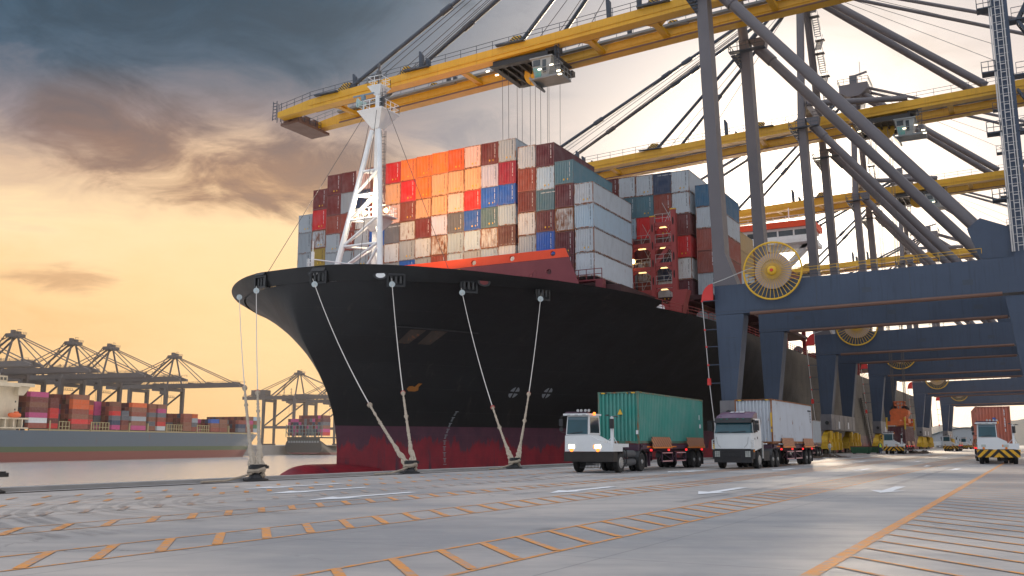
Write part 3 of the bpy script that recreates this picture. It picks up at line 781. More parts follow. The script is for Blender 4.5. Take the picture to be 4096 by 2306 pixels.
# foremast
MX, MY = -62.3, 82.4
mast = MB(); mast.tube((MX, MY, 16.4), (MX, MY, 36.5), .42, 14, r1=.36); mast.tube((MX, MY, 37.6), (MX, MY, 41.2), .38, 12)
L1, L2, TP = Vector((-65.35, 78.5, 16.9)), Vector((-58.6, 78.5, 16.9)), Vector((MX, MY, 36.2))
TA, TB_ = TP + Vector((-.55, -.35, 0)), TP + Vector((.45, -.35, 0))
mast.tube(L1, TA, .34, 12, r1=.27); mast.tube(L2, TB_, .34, 12, r1=.27)
mz = [17.6, 22.6, 25.6, 28.5, 31.3]
def on(a, b, z): return a + (b - a) * ((z - a.z) / (b.z - a.z))
for k, z in enumerate(mz[1:]):
    a, b, c = on(L1, TA, z), on(L2, TB_, z), Vector((MX, MY, z))
    for p, q in ((a, b), (a, c), (b, c)): mast.tube(p, q, .14, 8)
    z0 = mz[k] if k else 19.6
    a0, b0, c0 = on(L1, TA, z0), on(L2, TB_, z0), Vector((MX, MY, z0))
    mast.tube(a0, b + Vector((0, 0, .2)), .16, 8); mast.tube(a0, c + Vector((0, 0, .2)), .13, 8); mast.tube(b0, c, .13, 8)
mast.tube(on(L1, TA, 19.4) + Vector((2.2, .2, -2)), on(L2, TB_, 22.5), .15, 8)
fm = mast.build("foremast", M_SHIPW, ship, smooth=True)
def sq(h, z, dx=0): return [(MX - h + dx, MY - h, z), (MX + h + dx, MY - h, z), (MX + h + dx, MY + h, z), (MX - h + dx, MY + h, z)]
pf = MB(); pf.hexa(sq(.5, 36.4), sq(1.65, 38.2)); pf.hexa(sq(1.7, 38.2), sq(1.7, 38.32)); pf.build('mast_platform', M_SHIPW, fm); pf = MB(); pf.hexa(sq(.4, 40.4), sq(.9, 41.25)); pf.hexa(sq(.95, 41.25), sq(.95, 41.33)); pf.build('mast_platform', M_SHIPW, fm); pf = MB(); pf.hexa(sq(.45, 24.6), sq(1.4, 25.95)); pf.hexa([(MX - 2.3, MY - 1.3, 25.95), (MX + 2.3, MY - 1.3, 25.95), (MX + 2.3, MY + .9, 25.95), (MX - 2.3, MY + .9, 25.95)], [(MX - 2.3, MY - 1.3, 26.05), (MX + 2.3, MY - 1.3, 26.05), (MX + 2.3, MY + .9, 26.05), (MX - 2.3, MY + .9, 26.05)])
pf.build('mast_platform', M_SHIPW, fm); pf = MB()
for h, z in ((1.65, 38.32), (.9, 41.33)):
    c = sq(h, z)
    for a, b in zip(c, c[1:] + c[:1]): pf.rail(a, b, 1.05, .9, .035)
    pf.build('platform_rail', M_SHIPW, fm); pf = MB()
c = [(MX - 2.25, MY - 1.25, 26.05), (MX + 2.25, MY - 1.25, 26.05), (MX + 2.25, MY + .85, 26.05), (MX - 2.25, MY + .85, 26.05)]
for a, b in zip(c, c[1:] + c[:1]): pf.rail(a, b, 1.05, .8, .035)
pf.build("platform_rail", M_SHIPW, fm)
ml = MB()
def caged(mb, x, y, z0, z1, s=1):
    for d in (-.22, .22): mb.tube((x + d, y, z0), (x + d, y, z1), .035, 4)
    z = z0
    while z < z1: mb.tube((x - .22, y, z), (x + .22, y, z), .025, 4); z += .35
    z = z0 + 1
    while z < z1:
        mb.path([(x + .38 * math.cos(a), y - .38 * s * math.sin(a), z) for a in [R(q * 30) for q in range(7)]], .03, 4); z += .9
    for a in (0, 45, 90, 135, 180): mb.tube((x + .38 * math.cos(R(a)), y - .38 * s * math.sin(R(a)), z0 + 1), (x + .38 * math.cos(R(a)), y - .38 * s * math.sin(R(a)), z1), .022, 4)
caged(ml, MX + .85, MY - .1, 26.2, 36.0); caged(ml, MX + .75, MY, 38.6, 41.0)
ml.build("mast_ladder", pmat("mast_ladder_grey", (.16, .15, .15), .5), fm)
hn = MB(); hn.lathe([(.12, 0), (.14, .35), (.22, .6), (.42, .9), (.55, 1.0), (.5, .92)], (MX - 1.0, MY - 1.0, 39.3), (-.55, -.8, -.1), 16)
hn.build("fog_horn", pmat("pale_green_horn", (.42, .58, .55), .5), fm, smooth=True)
rd = MB(); rd.box(MX - 1.35, MX - .95, MY - 1.5, MY - 1.1, 39.6, 40.1); rd.tube((MX - 1.15, MY - 1.3, 38.5), (MX - 1.15, MY - 1.3, 39.7), .12, 8); rd.box(MX - 2.6, MX + .3, MY - 1.36, MY - 1.22, 40.15, 40.3)
rd.build("radar_scanner", pmat("radar_blue_grey", (.18, .26, .32), .5), fm)
tp = MB(); tp.tube((MX - .05, MY, 41.3), (MX - .05, MY, 44.2), .11, 8); tp.lathe([(.15, 0), (.42, .08), (.42, .28), (.2, .4)], (MX - .5, MY - .2, 42.4), (0, 0, 1), 12); tp.box(MX - .25, MX + .15, MY - .2, MY + .2, 42.9, 43.3); tp.lathe([(.2, 0), (.2, .25)], (MX - .05, MY, 43.7), (0, 0, 1), 10); MB().box(MX + 1.3, MX + 1.75, MY - 1.6, MY - 1.2, 38.4, 39.5).build('signal_lamp_box', pmat('mast_dark_grey', (.09, .09, .095), .5), fm)
tp.build("masthead_light", pmat("mast_dark_grey", (.09, .09, .095), .5), fm)
for dx_, dy_ in ((-2.0, -1.2), (-.6, -1.3), (2.1, -1.0)):
    f_ = MB(); f_.lathe([(.05, -.25), (.26, -.02), (.30, 0)], (MX + dx_, MY + dy_, 26.55), (0, -1, -.2), 12); fo_ = f_.build("floodlight", M_SHIPW, fm)
    MB().lathe([(.24, 0), (.23, .03)], (MX + dx_, MY + dy_ - .03, 26.54), (0, -1, -.2), 12).build("floodlight_lens", E_WARM, fm)
st_ = MB()
for a, b in (((MX - 2.0, MY, 38.3), (-66.5, 70.0, 18.0)), ((MX - 1.9, MY + 1, 38.3), (-76.5, 92, 17.3)), ((MX - 1.4, MY + 1.5, 38.3), (-75.5, 93, 17.3)), ((MX + 1.9, MY - 1, 38.3), (-50.5, 80.0, 17.5)), ((MX + .9, MY - 1.5, 38.3), (MX + .6, MY - 3.9, 17))): st_.tube(a, b, .03, 4)
st_.build("mast_stay", M_WIRE, fm)
fs = MB(); fs.tube((-63.9, 74, 16.5), (-63.9, 74, 21.0), .16, 8); fs.tube((-63.9, 74, 21.0), (-63.9, 74, 22.1), .05, 6); fs.tube((-63.8, 74, 20.2), (-58.7, 75, 19.3), .06, 5); fs.tube((-58.7, 75, 19.3), (-61.5, 76, 17.0), .06, 5); caged(fs, -63.9, 73.75, 17.0, 20.2)
fs.build("jackstaff", M_SHIPW, ship)
# wheelhouse with bridge wings, far aft
wh_ = MB(); wh_.box(-84, -43.5, 186, 198, 16.4, 40.2); wh_.box(-92, -34.9, 184.6, 194, 40.2, 41.0); wh_.box(-91.5, -35.3, 185, 193.5, 41.0, 41.7); wh_.box(-91.5, -35.3, 185, 193.5, 42.8, 43.3)
for s_, x in ((1, -43.5), (-1, -84)): wh_.hexa([(x, 187, 33.5), (x + s_ * .3, 187, 33.5), (x + s_ * .3, 190, 33.5), (x, 190, 33.5)], [(x + s_ * 6.2, 187, 40.2), (x + s_ * 7.4, 187, 40.2), (x + s_ * 7.4, 190, 40.2), (x + s_ * 6.2, 190, 40.2)]); wh_.box(min(x, x + s_ * 8), max(x, x + s_ * 8), 187, 190, 39.4, 40.2)
for k in range(19): wh_.box(-91.4 + k * 3.1, -91.1 + k * 3.1, 184.95, 185.2, 41.7, 42.8)
who = wh_.build("wheelhouse", M_SHIPW, ship)
wg = MB()
for k in range(18): wg.box(-91.1 + k * 3.1, -88.3 + k * 3.1, 185.12, 185.2, 41.7, 42.8)
wg.build("bridge_window", M_GLASS, who)
MB().box(-92.2, -34.7, 184.4, 194, 43.3, 44.5).build("orange_roof", M_BAND, who)
wr = MB(); wr.rail((-92, 184.7, 44.5), (-34.9, 184.7, 44.5), 1.1, 2.5, .05); wr.tube((-63, 189, 45), (-63, 189, 56), .4, 8); wr.box(-66, -60, 188.7, 189.3, 51, 51.4); wr.tube((-40, 188, 45), (-40, 188, 48), .12, 6)
wr.build("bridge_rail", M_SHIPW, who)
# gangway hanging down the ship's side
gw = MB()
for d in (0, 1.0): gw.beam((-33.9, 224 + d, 11.5), (-33.9, 236 + d, .3), .15, .35); gw.beam((-33.4, 224 + d, 12.6), (-33.4, 236 + d, 1.4), .06, .08)
for k in range(24): gw.box(-34.0, -33.2, 224.3 + k * .5, 224.6 + k * .5, 11.5 - k * .467, 11.56 - k * .467)
gw.build("gangway", M_BLK, ship)
# crew member on deck is added with the people below; real lamps on the mast
pl_ = bpy.data.lights.new('mast_flood_light', 'POINT'); pl_.energy = 3600; pl_.color = (1, .80, .56); pl_.shadow_soft_size = .3
po_ = bpy.data.objects.new('mast_flood_light', pl_); COL.objects.link(po_); po_.location = (MX + .3, MY - 2.0, 27.4)
for dx_, dy_, e in ((-1.2, .8, 8000), (1.6, 1.0, 8000)):
    l = bpy.data.lights.new("mast_lamp_light", 'SPOT'); l.energy = e * 1.2; l.color = (1, .50, .16); l.spot_size = R(120); l.spot_blend = 1; l.shadow_soft_size = .3
    o = bpy.data.objects.new("mast_lamp_light", l); COL.objects.link(o); o.location = (MX + dx_, MY + dy_ + .8, 27.2)
    o.rotation_euler = Vector((.02, -1, -.55)).to_track_quat('Z', 'Y').to_euler()
# ------------------------------------------------------------------ ship-to-shore gantry cranes
M_CR = pmat("crane_blue_grey", (.036, .058, .10), .5, var=.3, scale=.3, streak=.5, rust=.12)
M_CR_GLARE = pmat("crane_glare_grey", (.115, .104, .112), .45, var=.15, scale=.3)  # lighter than the portal legs: haze and sun glare put into the colour
M_BOOM = pmat("boom_yellow", (.62, .33, .006), .42, var=.2, scale=.4, streak=.3)
M_BRN = pmat("gutter_brown", (.15, .075, .05), .6)
M_DKST = pmat("dark_blue_steel", (.035, .05, .075), .5, var=.3)
M_RED = pmat("signal_red", (.62, .03, .025), .5)
M_BOGY = pmat("bogie_yellow", (.66, .40, .02), .5, var=.45, scale=1.2, streak=.35)
M_TYRE = pmat("tyre_rubber", (.018, .018, .018), .8, var=.3, scale=4)
M_HAZ = stripemat("hazard_stripes", (.70, .40, .02), (.02, .02, .02), 2.2)
M_SILL_LIT = pmat("sill_lit_grey", (.15, .145, .155), .5, var=.25, streak=.25)  # same crane paint, lightened for the landward light falling on the sill
M_CABW = pmat("cab_white", (.28, .30, .30), .45, var=.12)
M_GREENG = pmat("green_tinted_glass", (.10, .30, .27), .1, spec=.8)
E_LED = emat("led_lamp", (1.0, .88, .6), 4)
def zb_(x): return 53.25 + (x + 33) * (.042 if x < -33 else .03)
def fx(mb, a, b, r, n=8): mb.tube(a, b, r, n); return mb
def make_crane():
    c = thing("gantry_crane", "", "crane", (0, 0, 0))
    for y in (0, 18.2):
        for side in (0, 1):
            def mx(x): return x if side == 0 else -27.32 - x
            P = [(mx(-28.46), 5.92), (mx(-26.94), 5.92), (mx(-25.83), 14.45), (mx(-25.83), 14.88), (mx(-28.76), 14.88)]
            MB().prism(P, 'y', y, y + 1.9).build("portal_leg", M_CR, c)
        MB().prism([(-28.79, 14.9), (1.45, 15.25), (1.45, 18.6), (-26.2, 18.02), (-28.82, 17.98)], 'y', y - .012, y + 1.912).build("portal_beam", M_CR, c)
        sm = MB()
        for x in (-18.4, -9.6): sm.box(x, x + .07, y - .022, y - .012, 15.12, 18.2)
        sm.box(-28.7, -1.7, y - .022, y - .012, 15.18, 15.25)
        for z in (12.4, 9.3): sm.box(-28.5, -26.6, y - .012, y, z, z + .06)
        for x in (-24.5, -14, -5): sm.box(x, x + .9, y - .02, y - .012, 16.2, 16.7)
        sm.build('weld_seam', M_DKST, c)
        MB().prism([(-28.82, 18.02), (-26.35, 18.02), (-27.58, 21.5), (-28.62, 53.0), (-29.86, 53.0), (-28.95, 24)], 'y', y, y + 1.9).build("upper_leg", M_CR_GLARE, c)
        col = MB().prism([(-.55, 18.56), (.95, 18.58), (.62, 56.5), (-.85, 56.5)], 'y', y, y + 1.6).build("landside_column", M_CR, c)
        if y == 0:
            ld = MB()
            for k in range(46):
                z = 19.5 + k * .8; x = .32 - .008 * k
                ld.box(x - .42, x - .02, -.2, -.14, z, z + .07); ld.box(x - .7, x + .35, -.05, -.01, z + .3, z + .34)
            ld.tube((.34, -.17, 19), (0, -.17, 56), .05, 4).tube((-.12, -.17, 19), (-.46, -.17, 56), .05, 4)
            for dx_ in (-.45, .55, -.62): ld.tube((dx_, -.1, 19), (dx_ - .35, -.1, 56), .07, 5)
            ld.build("column_ladder", M_GALV, col)
            pl_ = MB()
            for z in (24, 30.5, 36.5, 43, 49.5): pl_.box(-1.9, -.6, -.2, 1.2, z, z + .12); pl_.rail((-1.9, -.2, z), (-1.9, 1.2, z), 1.1, .7, .04); pl_.rail((-1.9, -.2, z), (-.7, -.2, z), 1.1, .7, .04)
            for k, z in enumerate((19.5, 25, 30.5, 36, 41.5, 47)):
                a, b = ((1.5, .2, z), (4.3, .2, z + 5.3)) if k % 2 == 0 else ((4.3, .2, z), (1.5, .2, z + 5.3))
                for dy in (0, .9): pl_.beam(Vector(a) + Vector((0, dy, 0)), Vector(b) + Vector((0, dy, 0)), .08, .3)
                for q in range(14): p = Vector(a) + (Vector(b) - Vector(a)) * (q / 13); pl_.box(p.x - .16, p.x + .16, .2, 1.1, p.z, p.z + .05)
                pl_.box(.7, 5.2, 0, 1.3, z - .15, z - .02); pl_.rail((1.0, 0, z), (5.2, 0, z), 1.1, 1, .035)
            pl_.build("stair_tower", M_DKST, col)
        br = MB(); a, b = Vector((-27.5, y + .95, 51.7)), Vector((-2.2, y + .95, 20.2)); d = (b - a).normalized()
        br.tube(a, b - d * .2, .60, 18)
        br.tube(a - d * .2, a + d * 2.6, .72, 18)
        br.build("diagonal_brace", M_CR_GLARE, c, smooth=True)
        gp = MB(); n = Vector((d.z, 0, -d.x)); q = [b - d * 2.4 - n * .75, b - d * 2.4 + n * .75, Vector((-3.3, b.y, 18.6)), Vector((-.3, b.y, 18.6)), Vector((-.62, b.y, 21.4))]
        for dy in (-.66, .6): gp.prism([(p.x, p.z) for p in q], 'y', b.y + dy, b.y + dy + .06)
        gp.build("gusset_plate", M_CR, c)
        hd = MB(); hd.prism([(-28.7, 53.0), (-26.9, 50.2), (-26.4, 53.0)], 'y', y + .3, y + 1.6); hd.build("brace_head", M_CR_GLARE, c)
        pm = MB(); z = 50.9
        for q in range(5): pm.box(-30.9 + q * .25, -29.6, y - .3, y + 2.1, z - q * .42, z - q * .42 + .12)
        pm.box(-31, -26.4, y - .9, y - .02, 51.2, 51.34); pm.rail((-31, y - .9, 51.34), (-26.4, y - .9, 51.34), 1.1, 1.1, .045); pm.rail((-31, y - .9, 51.34), (-31, y + 2, 51.34), 1.1, 1.1, .045)
        pm.build("leg_platform", M_DKST, c)
        for yy in ((y + .15, y + 1.75) if y == 0 else (y + .15,)):
            rl = MB(); rl.rail((-25.6, yy, 18.05), (-3.2, yy, 18.5), .6, 1.9, .03, bars=1); ro_ = rl.build("beam_handrail", M_DKST, c); rl = MB(); rl.rail((-25.6, yy + .01, 18.6), (-3.2, yy + .01, 19.05), .55, 1.9, .03, bars=1); rl.build("top_rail", M_YEL, ro_)
        tr = MB(); tr.tube((-25.1, y - .02, 14.86), (-1.75, y - .02, 15.16), .19, 8); tr.build("cable_trough", M_BRN, c)
    for x in (-27.7, .35):
        s = MB(); s.box(x - .8, x + .8, -.55, 20.65, 3.55, 5.9)
        for k in range(5): s.box(x + .8, x + .83, 2.3 + k * 3.9, 2.42 + k * 3.9, 3.6, 5.85)
        so = s.build("sill_beam", M_SILL_LIT, c)
        w = MB()
        for k in range(2): w.box(x + .81, x + .845, 5.2 + k * 8.2, 6.3 + k * 8.2, 3.8, 4.9)
        w.build("warning_sign", M_MW, so)
        bf = MB()
        for yy in (-.56, 20.66): bf.lathe([(.12, 0), (.12, .5), (.3, .5), (.3, .85)], (x + .3, yy, 4.6), (0, -1 if yy < 0 else 1, 0), 8)
        bf.build("buffer", M_BLK, so)
        for y in (.95, 19.15):
            b = MB(); b.prism([(y - .7, 3.5), (y + .7, 3.5), (y + 3.1, 2.5), (y + 3.1, 2.1), (y - 3.1, 2.1), (y - 3.1, 2.5)], 'x', x - .45, x + .45)
            for s_ in (-1, 1):
                yc = y + s_ * 2.7; b.prism([(yc - .4, 2.6), (yc + .4, 2.6), (yc + 1.6, 1.75), (yc + 1.6, 1.3), (yc - 1.6, 1.3), (yc - 1.6, 1.75)], 'x', x - .52, x + .52)
                for t in (-1, 1):
                    yk = yc + t * 1.3; b.box(x - .6, x + .6, yk - 1.05, yk + 1.05, .75, 1.5); b.box(x + .6, x + 1.25, yk - .35, yk + .3, .55, 1.7); b.box(x + .62, x + .9, yk + .4, yk + .9, .9, 2.4); b.tube((x + .9, yk + .62, 1.1), (x + .9, yk + .62, 3.1), .2, 8)
                b.box(x + .5, x + 1.0, yc - .5, yc + .5, 2.2, 3.3)
            bo = b.build("bogie", M_BOGY, c)
            w = MB()
            for s_ in (-4, -3, -1.7, -.7, .7, 1.7, 3, 4): w.lathe([(.36, -.16), (.36, .16)], (x, y + s_ * 1.05, .40), (1, 0, 0), 12)
            w.build("wheels", M_BLK, bo)
    tb = MB(); tb.box(-29.8, -28.7, 1.9, 18.2, 55.6, 57.4); tb.build("leg_tie_beam", M_CR_GLARE, c); MB().box(-.8, .6, 1.6, 18.2, 53.0, 55.0).build("rear_tie_beam", M_CR, c)
    MB().box(.4, 1.5, 1.92, 18.18, 15.5, 18).build("portal_tie", M_CR, c)
    # boom and girder
    for y0 in (6.6, 13.7):
        xs = [-97.7, -97.4, -91.5, -89.0, -80, -60, -45, -33, -15, 0, 12, 26]
        hts = [.82, .86, 1.5, 1.55] + [1.55] * 8
        P = [(x, zb_(x)) for x in xs] + [(x, zb_(x) + h) for x, h in reversed(list(zip(xs, hts)))]
        g = MB().prism(P, 'y', y0, y0 + 1.6).build("boom_girder", M_BOOM, c)
        lip = MB()
        xl = xs[2:]; lip.prism([(x, zb_(x) + .5) for x in xl] + [(x, zb_(x) + .62) for x in reversed(xl)], 'y', y0 - .11, y0 - .004)
        lip.build("girder_lip", M_BOOM, g); MB().prism([(x, zb_(x) + .0) for x in xl] + [(x, zb_(x) + .2) for x in reversed(xl)], 'y', *((y0 + 1.604, y0 + 1.72) if y0 < 8 else (y0 - .12, y0 - .004))).build("trolley_rail", M_BRN, g)
        wk = MB()
        for a, b in zip(xs[2:-1], xs[3:]):
            if y0 > 8: wk.beam((a, y0 - .35, zb_(a) + 1.72), (b, y0 - .35, zb_(b) + 1.72), .7, .32)
            wk.rail((a, y0 + .1, zb_(a) + 1.55), (b, y0 + .1, zb_(b) + 1.55), 1.15, 2.4, .04)
        wk.rail((-97.5, y0 + .1, zb_(-97.5) + .85), (-91.5, y0 + .1, zb_(-91.5) + 1.5), 1.15, 1.5, .04)
        for x in (-88, -72, -57, -37): wk.box(x - 2.2, x + 2.0, y0 - .55, y0 - .02, zb_(x) + 1.5, zb_(x) + 1.68)
        wk.build("boom_walkway", M_DKST if y0 < 8 else M_GREYM, g)
        hz = MB(); pk = MB()
        for x, l in ((-86.0, 2.6), (-75.0, 1.2), (-57.5, 2.2), (-38, 1.6)):
            z = zb_(x) + 1.55; hz.prism([(x - l / 2, z), (x + l / 2, z), (x + l / 2 + .5, z + 1.2), (x + l * .2, z + 1.3)], 'y', y0 + .5, y0 + 1.2)
        for x, h in ((-83.5, 2.3), (-71.8, 2.9), (-70.6, 1.6), (-43.3, 3.0), (-39.2, 2.6)):
            z = zb_(x) + 1.55; pk.prism([(x - .28, z), (x + .28, z), (x + .2, z + h * .8), (x - .15, z + h), (x - .4, z + h)], 'y', y0 + .5, y0 + .9); pk.build("latch_post", M_DKST, g); pk = MB()
        hz.build("stay_anchor", M_HAZ, g)
    for x in (-88, -66, -47, -38, -24, -8, 10, 24):
        cb = MB(); cb.beam((x, 8.2, zb_(x) + .6), (x, 13.7, zb_(x) + .6), .8, .5)
        if x not in (-88, -47, -38): cb.build('boom_cross_beam', M_BOOM, c); continue
        cb.beam((x + 2.2, 8.2, zb_(x) + .8), (x, 10.8, zb_(x) + .8), .5, .4); cb.beam((x - 2.2, 8.2, zb_(x) + .8), (x, 10.8, zb_(x) + .8), .5, .4)
        cb.build("boom_cross_beam", M_BOOM, c)
    tp_ = MB(); tp_.hexa([(-98.6, 8.3, 49.85), (-95.0, 8.3, 49.9), (-95.0, 15.6, 49.9), (-98.6, 15.6, 49.85)], [(-98.6, 8.3, 50.25), (-95.0, 8.3, 50.3), (-95.0, 15.6, 50.3), (-98.6, 15.6, 50.25)]); tp_.box(-98.0, -97.0, 8.25, 13.6, 50.3, 51.4)
    for y_ in (8.6, 10.5, 12.4): tp_.box(-96.8, -95.4, y_, y_ + .9, 50.3, 51.6)
    tp_.build("boom_tip_bridge", M_BRN, c)
    tr_ = MB(); tr_.rail((-98.5, 8.4, 50.3), (-98.5, 15.5, 50.3), 1.1, 1.2, .04); tr_.rail((-95.1, 8.4, 50.3), (-95.1, 13.6, 50.3), 1.1, 1.2, .04)
    for z in (0, .5, 1, 1.5, 2, 2.5): tr_.beam((-98.7, 6.6, 50.4 + z), (-98.0, 6.6, 50.4 + z), .06, .1)
    for x in (-98.7, -98.0): tr_.tube((x, 6.6, 50.2), (x + .1, 6.6, 53.2), .06, 4); tr_.tube((x, 7.6, 50.2), (x + .1, 7.6, 53.2), .06, 4)
    tr_.build("boom_tip_rail", M_DKST, c)
    # apex frame, stays
    AP = Vector((-28.6, 4.0, 76.6))
    ms = MB(); ms.tube((-29.3, .95, 52.9), (-28.8, 2.6, 76), .62, 14); ms.tube((-29.3, 19.1, 52.2), (-28.6, 5.6, 76), .62, 14); ms.build("mast_post", M_CR_GLARE, c, smooth=True)
    ap = MB(); ap.prism([(-31.4, 75.6), (-29.6, 74.4), (-27.4, 74.4), (-25.6, 75.8), (-25.6, 77.2), (-31.4, 77.2)], 'y', 1.2, 7.4); ap.box(-29.4, -28.0, 2.6, 5.2, 77.2, 79.6); ap.beam((-28.7, 3, 79.4), (-25.8, 3, 80.0), .3, .4); ap.build("apex_head", M_CR_GLARE, c)
    ar_ = MB()
    for a, b in (((-31.6, 1, 77.2), (-25.4, 1, 77.2)), ((-25.4, 1, 77.2), (-25.4, 7.5, 77.2)), ((-31.6, 1, 77.2), (-31.6, 7.5, 77.2))): ar_.rail(a, b, 1.2, 1.2, .05)
    ar_.tube((-27.2, 3, 79), (-27.2, 3, 82.5), .06, 5); ar_.build("apex_rail", M_DKST, c)
    sd_ = MB()
    for q in range(8):
        z = 54 + q * 2.7; s = 1 if q % 2 else -1; yb = 17.6 - (z - 54) * .58
        for k in range(9): sd_.box(-27.9, -27.0, yb - s * 1.2 + s * k * .3 - .1, yb - s * 1.2 + s * k * .3 + .1, z + k * .29, z + k * .29 + .05)
        for xx in (-27.95, -27.0): sd_.beam((xx, yb - s * 1.2, z), (xx, yb + s * 1.3, z + 2.5), .06, .28); sd_.beam((xx, yb - s * 1.2, z + 1.1), (xx, yb + s * 1.3, z + 3.6), .05, .05)
        sd_.box(-28.2, -26.7, yb + s * 1.2 - .5, yb + s * 1.2 + .5, z + 2.5, z + 2.6)
    sd_.build("mast_stairs", M_DKST, c)
    for y0, ya in ((7.4, 2.8), (14.5, 5.8)):
        for x, r in ((-84.6, .38), (-56.0, .36)):
            a, b = Vector((AP.x - .6, ya, 76.9)), Vector((x, y0, zb_(x) + 1.9)); d = b - a
            f = MB(); f.tube(a, b, r * .8, 8)
            for t in ((.36, .43, .68) if x < -60 else (.3, .62)): p = a + d * t; f.tube(p - d.normalized() * .9, p + d.normalized() * .9, r * 1.18, 8)
            f.build("fore_stay", M_DKST, c)
        bk = MB(); bk.tube((AP.x + .5, ya, 76.2), (-2.6, y0, 56.0), .60, 14); bk.build("back_stay_tube", M_CR_GLARE, c, smooth=True)
        bk = MB(); bk.tube((AP.x + .8, ya, 77.2), (24, y0, 56.2), .30, 8); bk.build("back_stay_bar", M_CR_GLARE, c)
    MB().tube((-28.4, 1.0, 55.6), (-14, 7.0, 55.9), .46, 12).build("girder_strut", M_CR_GLARE, c, smooth=True)
    wr_ = MB()
    for k, (x, y) in enumerate(((-83, 7.8), (-82, 8.4), (-80, 9.4), (-79.5, 10.2), (-81, 11.5), (-82, 12.6), (-83, 13.4), (-54, 8), (-52.5, 9.5), (-50, 12.5))): wr_.tube((AP.x - .7, 3 + k * .3, 77.2), (x, y, zb_(x) + 1.7), .045, 4, caps=False)
    for k in range(3): wr_.tube((AP.x + 1, 3 + k, 77), (1, 7 + k * 2.5, 64 - k * 2), .045, 4, caps=False)
    wr_.build("boom_hoist_rope", M_WIRE, c)
    # machinery house on the landside girder
    mh = MB(); mh.box(3.5, 17, 5.5, 16.5, 56.3, 61.5); mh.build("machinery_house", M_CABW, c)
    # cable reel on the front portal beam
    ry, rc = -.62, (-22.5, 19.05)
    rm = MB(); rs = MB(); ring = [(rc[0] + 2.95 * math.cos(R(k * 6)), ry, rc[1] + 2.95 * math.sin(R(k * 6))) for k in range(61)]; rm.path(ring, .10, 6)
    for k in range(40):
        a = R(k * 9 + 2); u, v_ = math.cos(a), math.sin(a); rs.tube((rc[0] + .55 * u, ry - .2, rc[1] + .55 * v_), (rc[0] + 2.9 * u, ry - .04, rc[1] + 2.9 * v_), .032, 5, caps=False)
    rm.lathe([(.5, 0), (.5, .12), (.36, .25), (.2, .3)], (rc[0], ry - .12, rc[1]), (0, -1, 0), 24)
    ro = rm.build("cable_reel", M_YEL, c)
    rs.build("reel_spoke", M_YEL, ro)
    rd_ = MB(); rd_.lathe([(1.85, 0), (1.85, .3), (1.2, .31), (1.18, .2)], (rc[0], ry + .5, rc[1]), (0, -1, 0), 40); rd_.build("wound_cable", pmat("cable_grey", (.40, .33, .33), .6), ro, smooth=True)
    rh = MB(); rh.lathe([(.85, 0), (.85, .05)], (rc[0], ry + .18, rc[1]), (0, -1, 0), 32); rh.build("reel_disc", pmat("reel_beige", (.55, .40, .22), .6), ro)
    MB().lathe([(.18, 0), (.15, .12)], (rc[0], ry - .42, rc[1]), (0, -1, 0), 12).build("reel_boss", M_RED, ro)
    gd = MB(); gd.prism([(-28.75, 16.4), (-28.75, 18.15)] + [(-28.75 - 1.25 * math.sin(R(k * 11.25)), 16.4 + 1.75 * math.cos(R(k * 11.25))) for k in range(1, 9)], 'y', -.9, -.72); gd.build("cable_guide", M_RED, c)
    pc = MB(); pc.path([(rc[0] - 1.8, ry, rc[1] + .6), (-27.6, -.8, 18.5), (-28.7, -.81, 18.2), (-29.5, -.81, 17.5), (-29.95, -.81, 16.4), (-29.7, -.85, 12.5), (-29.45, -.85, 8.0), (-29.3, -.85, 6.2), (-28.9, -.85, 2), (-28.6, -.85, .3)], .05, 5); pc.build("power_cable", M_GALV, c)
    rk = MB()
    for z in (16.35, 13.3, 11.5, 9.6, 7.7): x = -29.95 + (16.4 - z) * .07; MB().box(x, -28.3, -.86, -.78, z - .04, z + .04).build("cable_bracket", M_CR, c); rk.box(x - .1, x + .1, -.95, -.75, z - .08, z + .08)
    rk.box(-29.62, -29.28, -1.0, -.7, 7.5, 8.2); rk.build("cable_clamp", M_RED, c)
    return c
crane = make_crane()
crane.location.y = 97.4
CRL = ["nearest gantry crane, its long yellow boom reaching out over the black ship's bow",
       "second gantry crane from the camera, its trolley parked above the quay",
       "third gantry crane along the quay, its spreader over the maroon container",
       "fourth gantry crane along the quay, mostly hidden behind the nearer legs",
       "farthest gantry crane standing at the black ship's stern"]
crane['label'] = CRL[0]; crane['group'] = "blue-grey gantry cranes along the quay"
for i, y in enumerate((149.7, 202.0, 281.0, 364.0)): dup(crane, (0, y, 0), 0, CRL[i + 1])

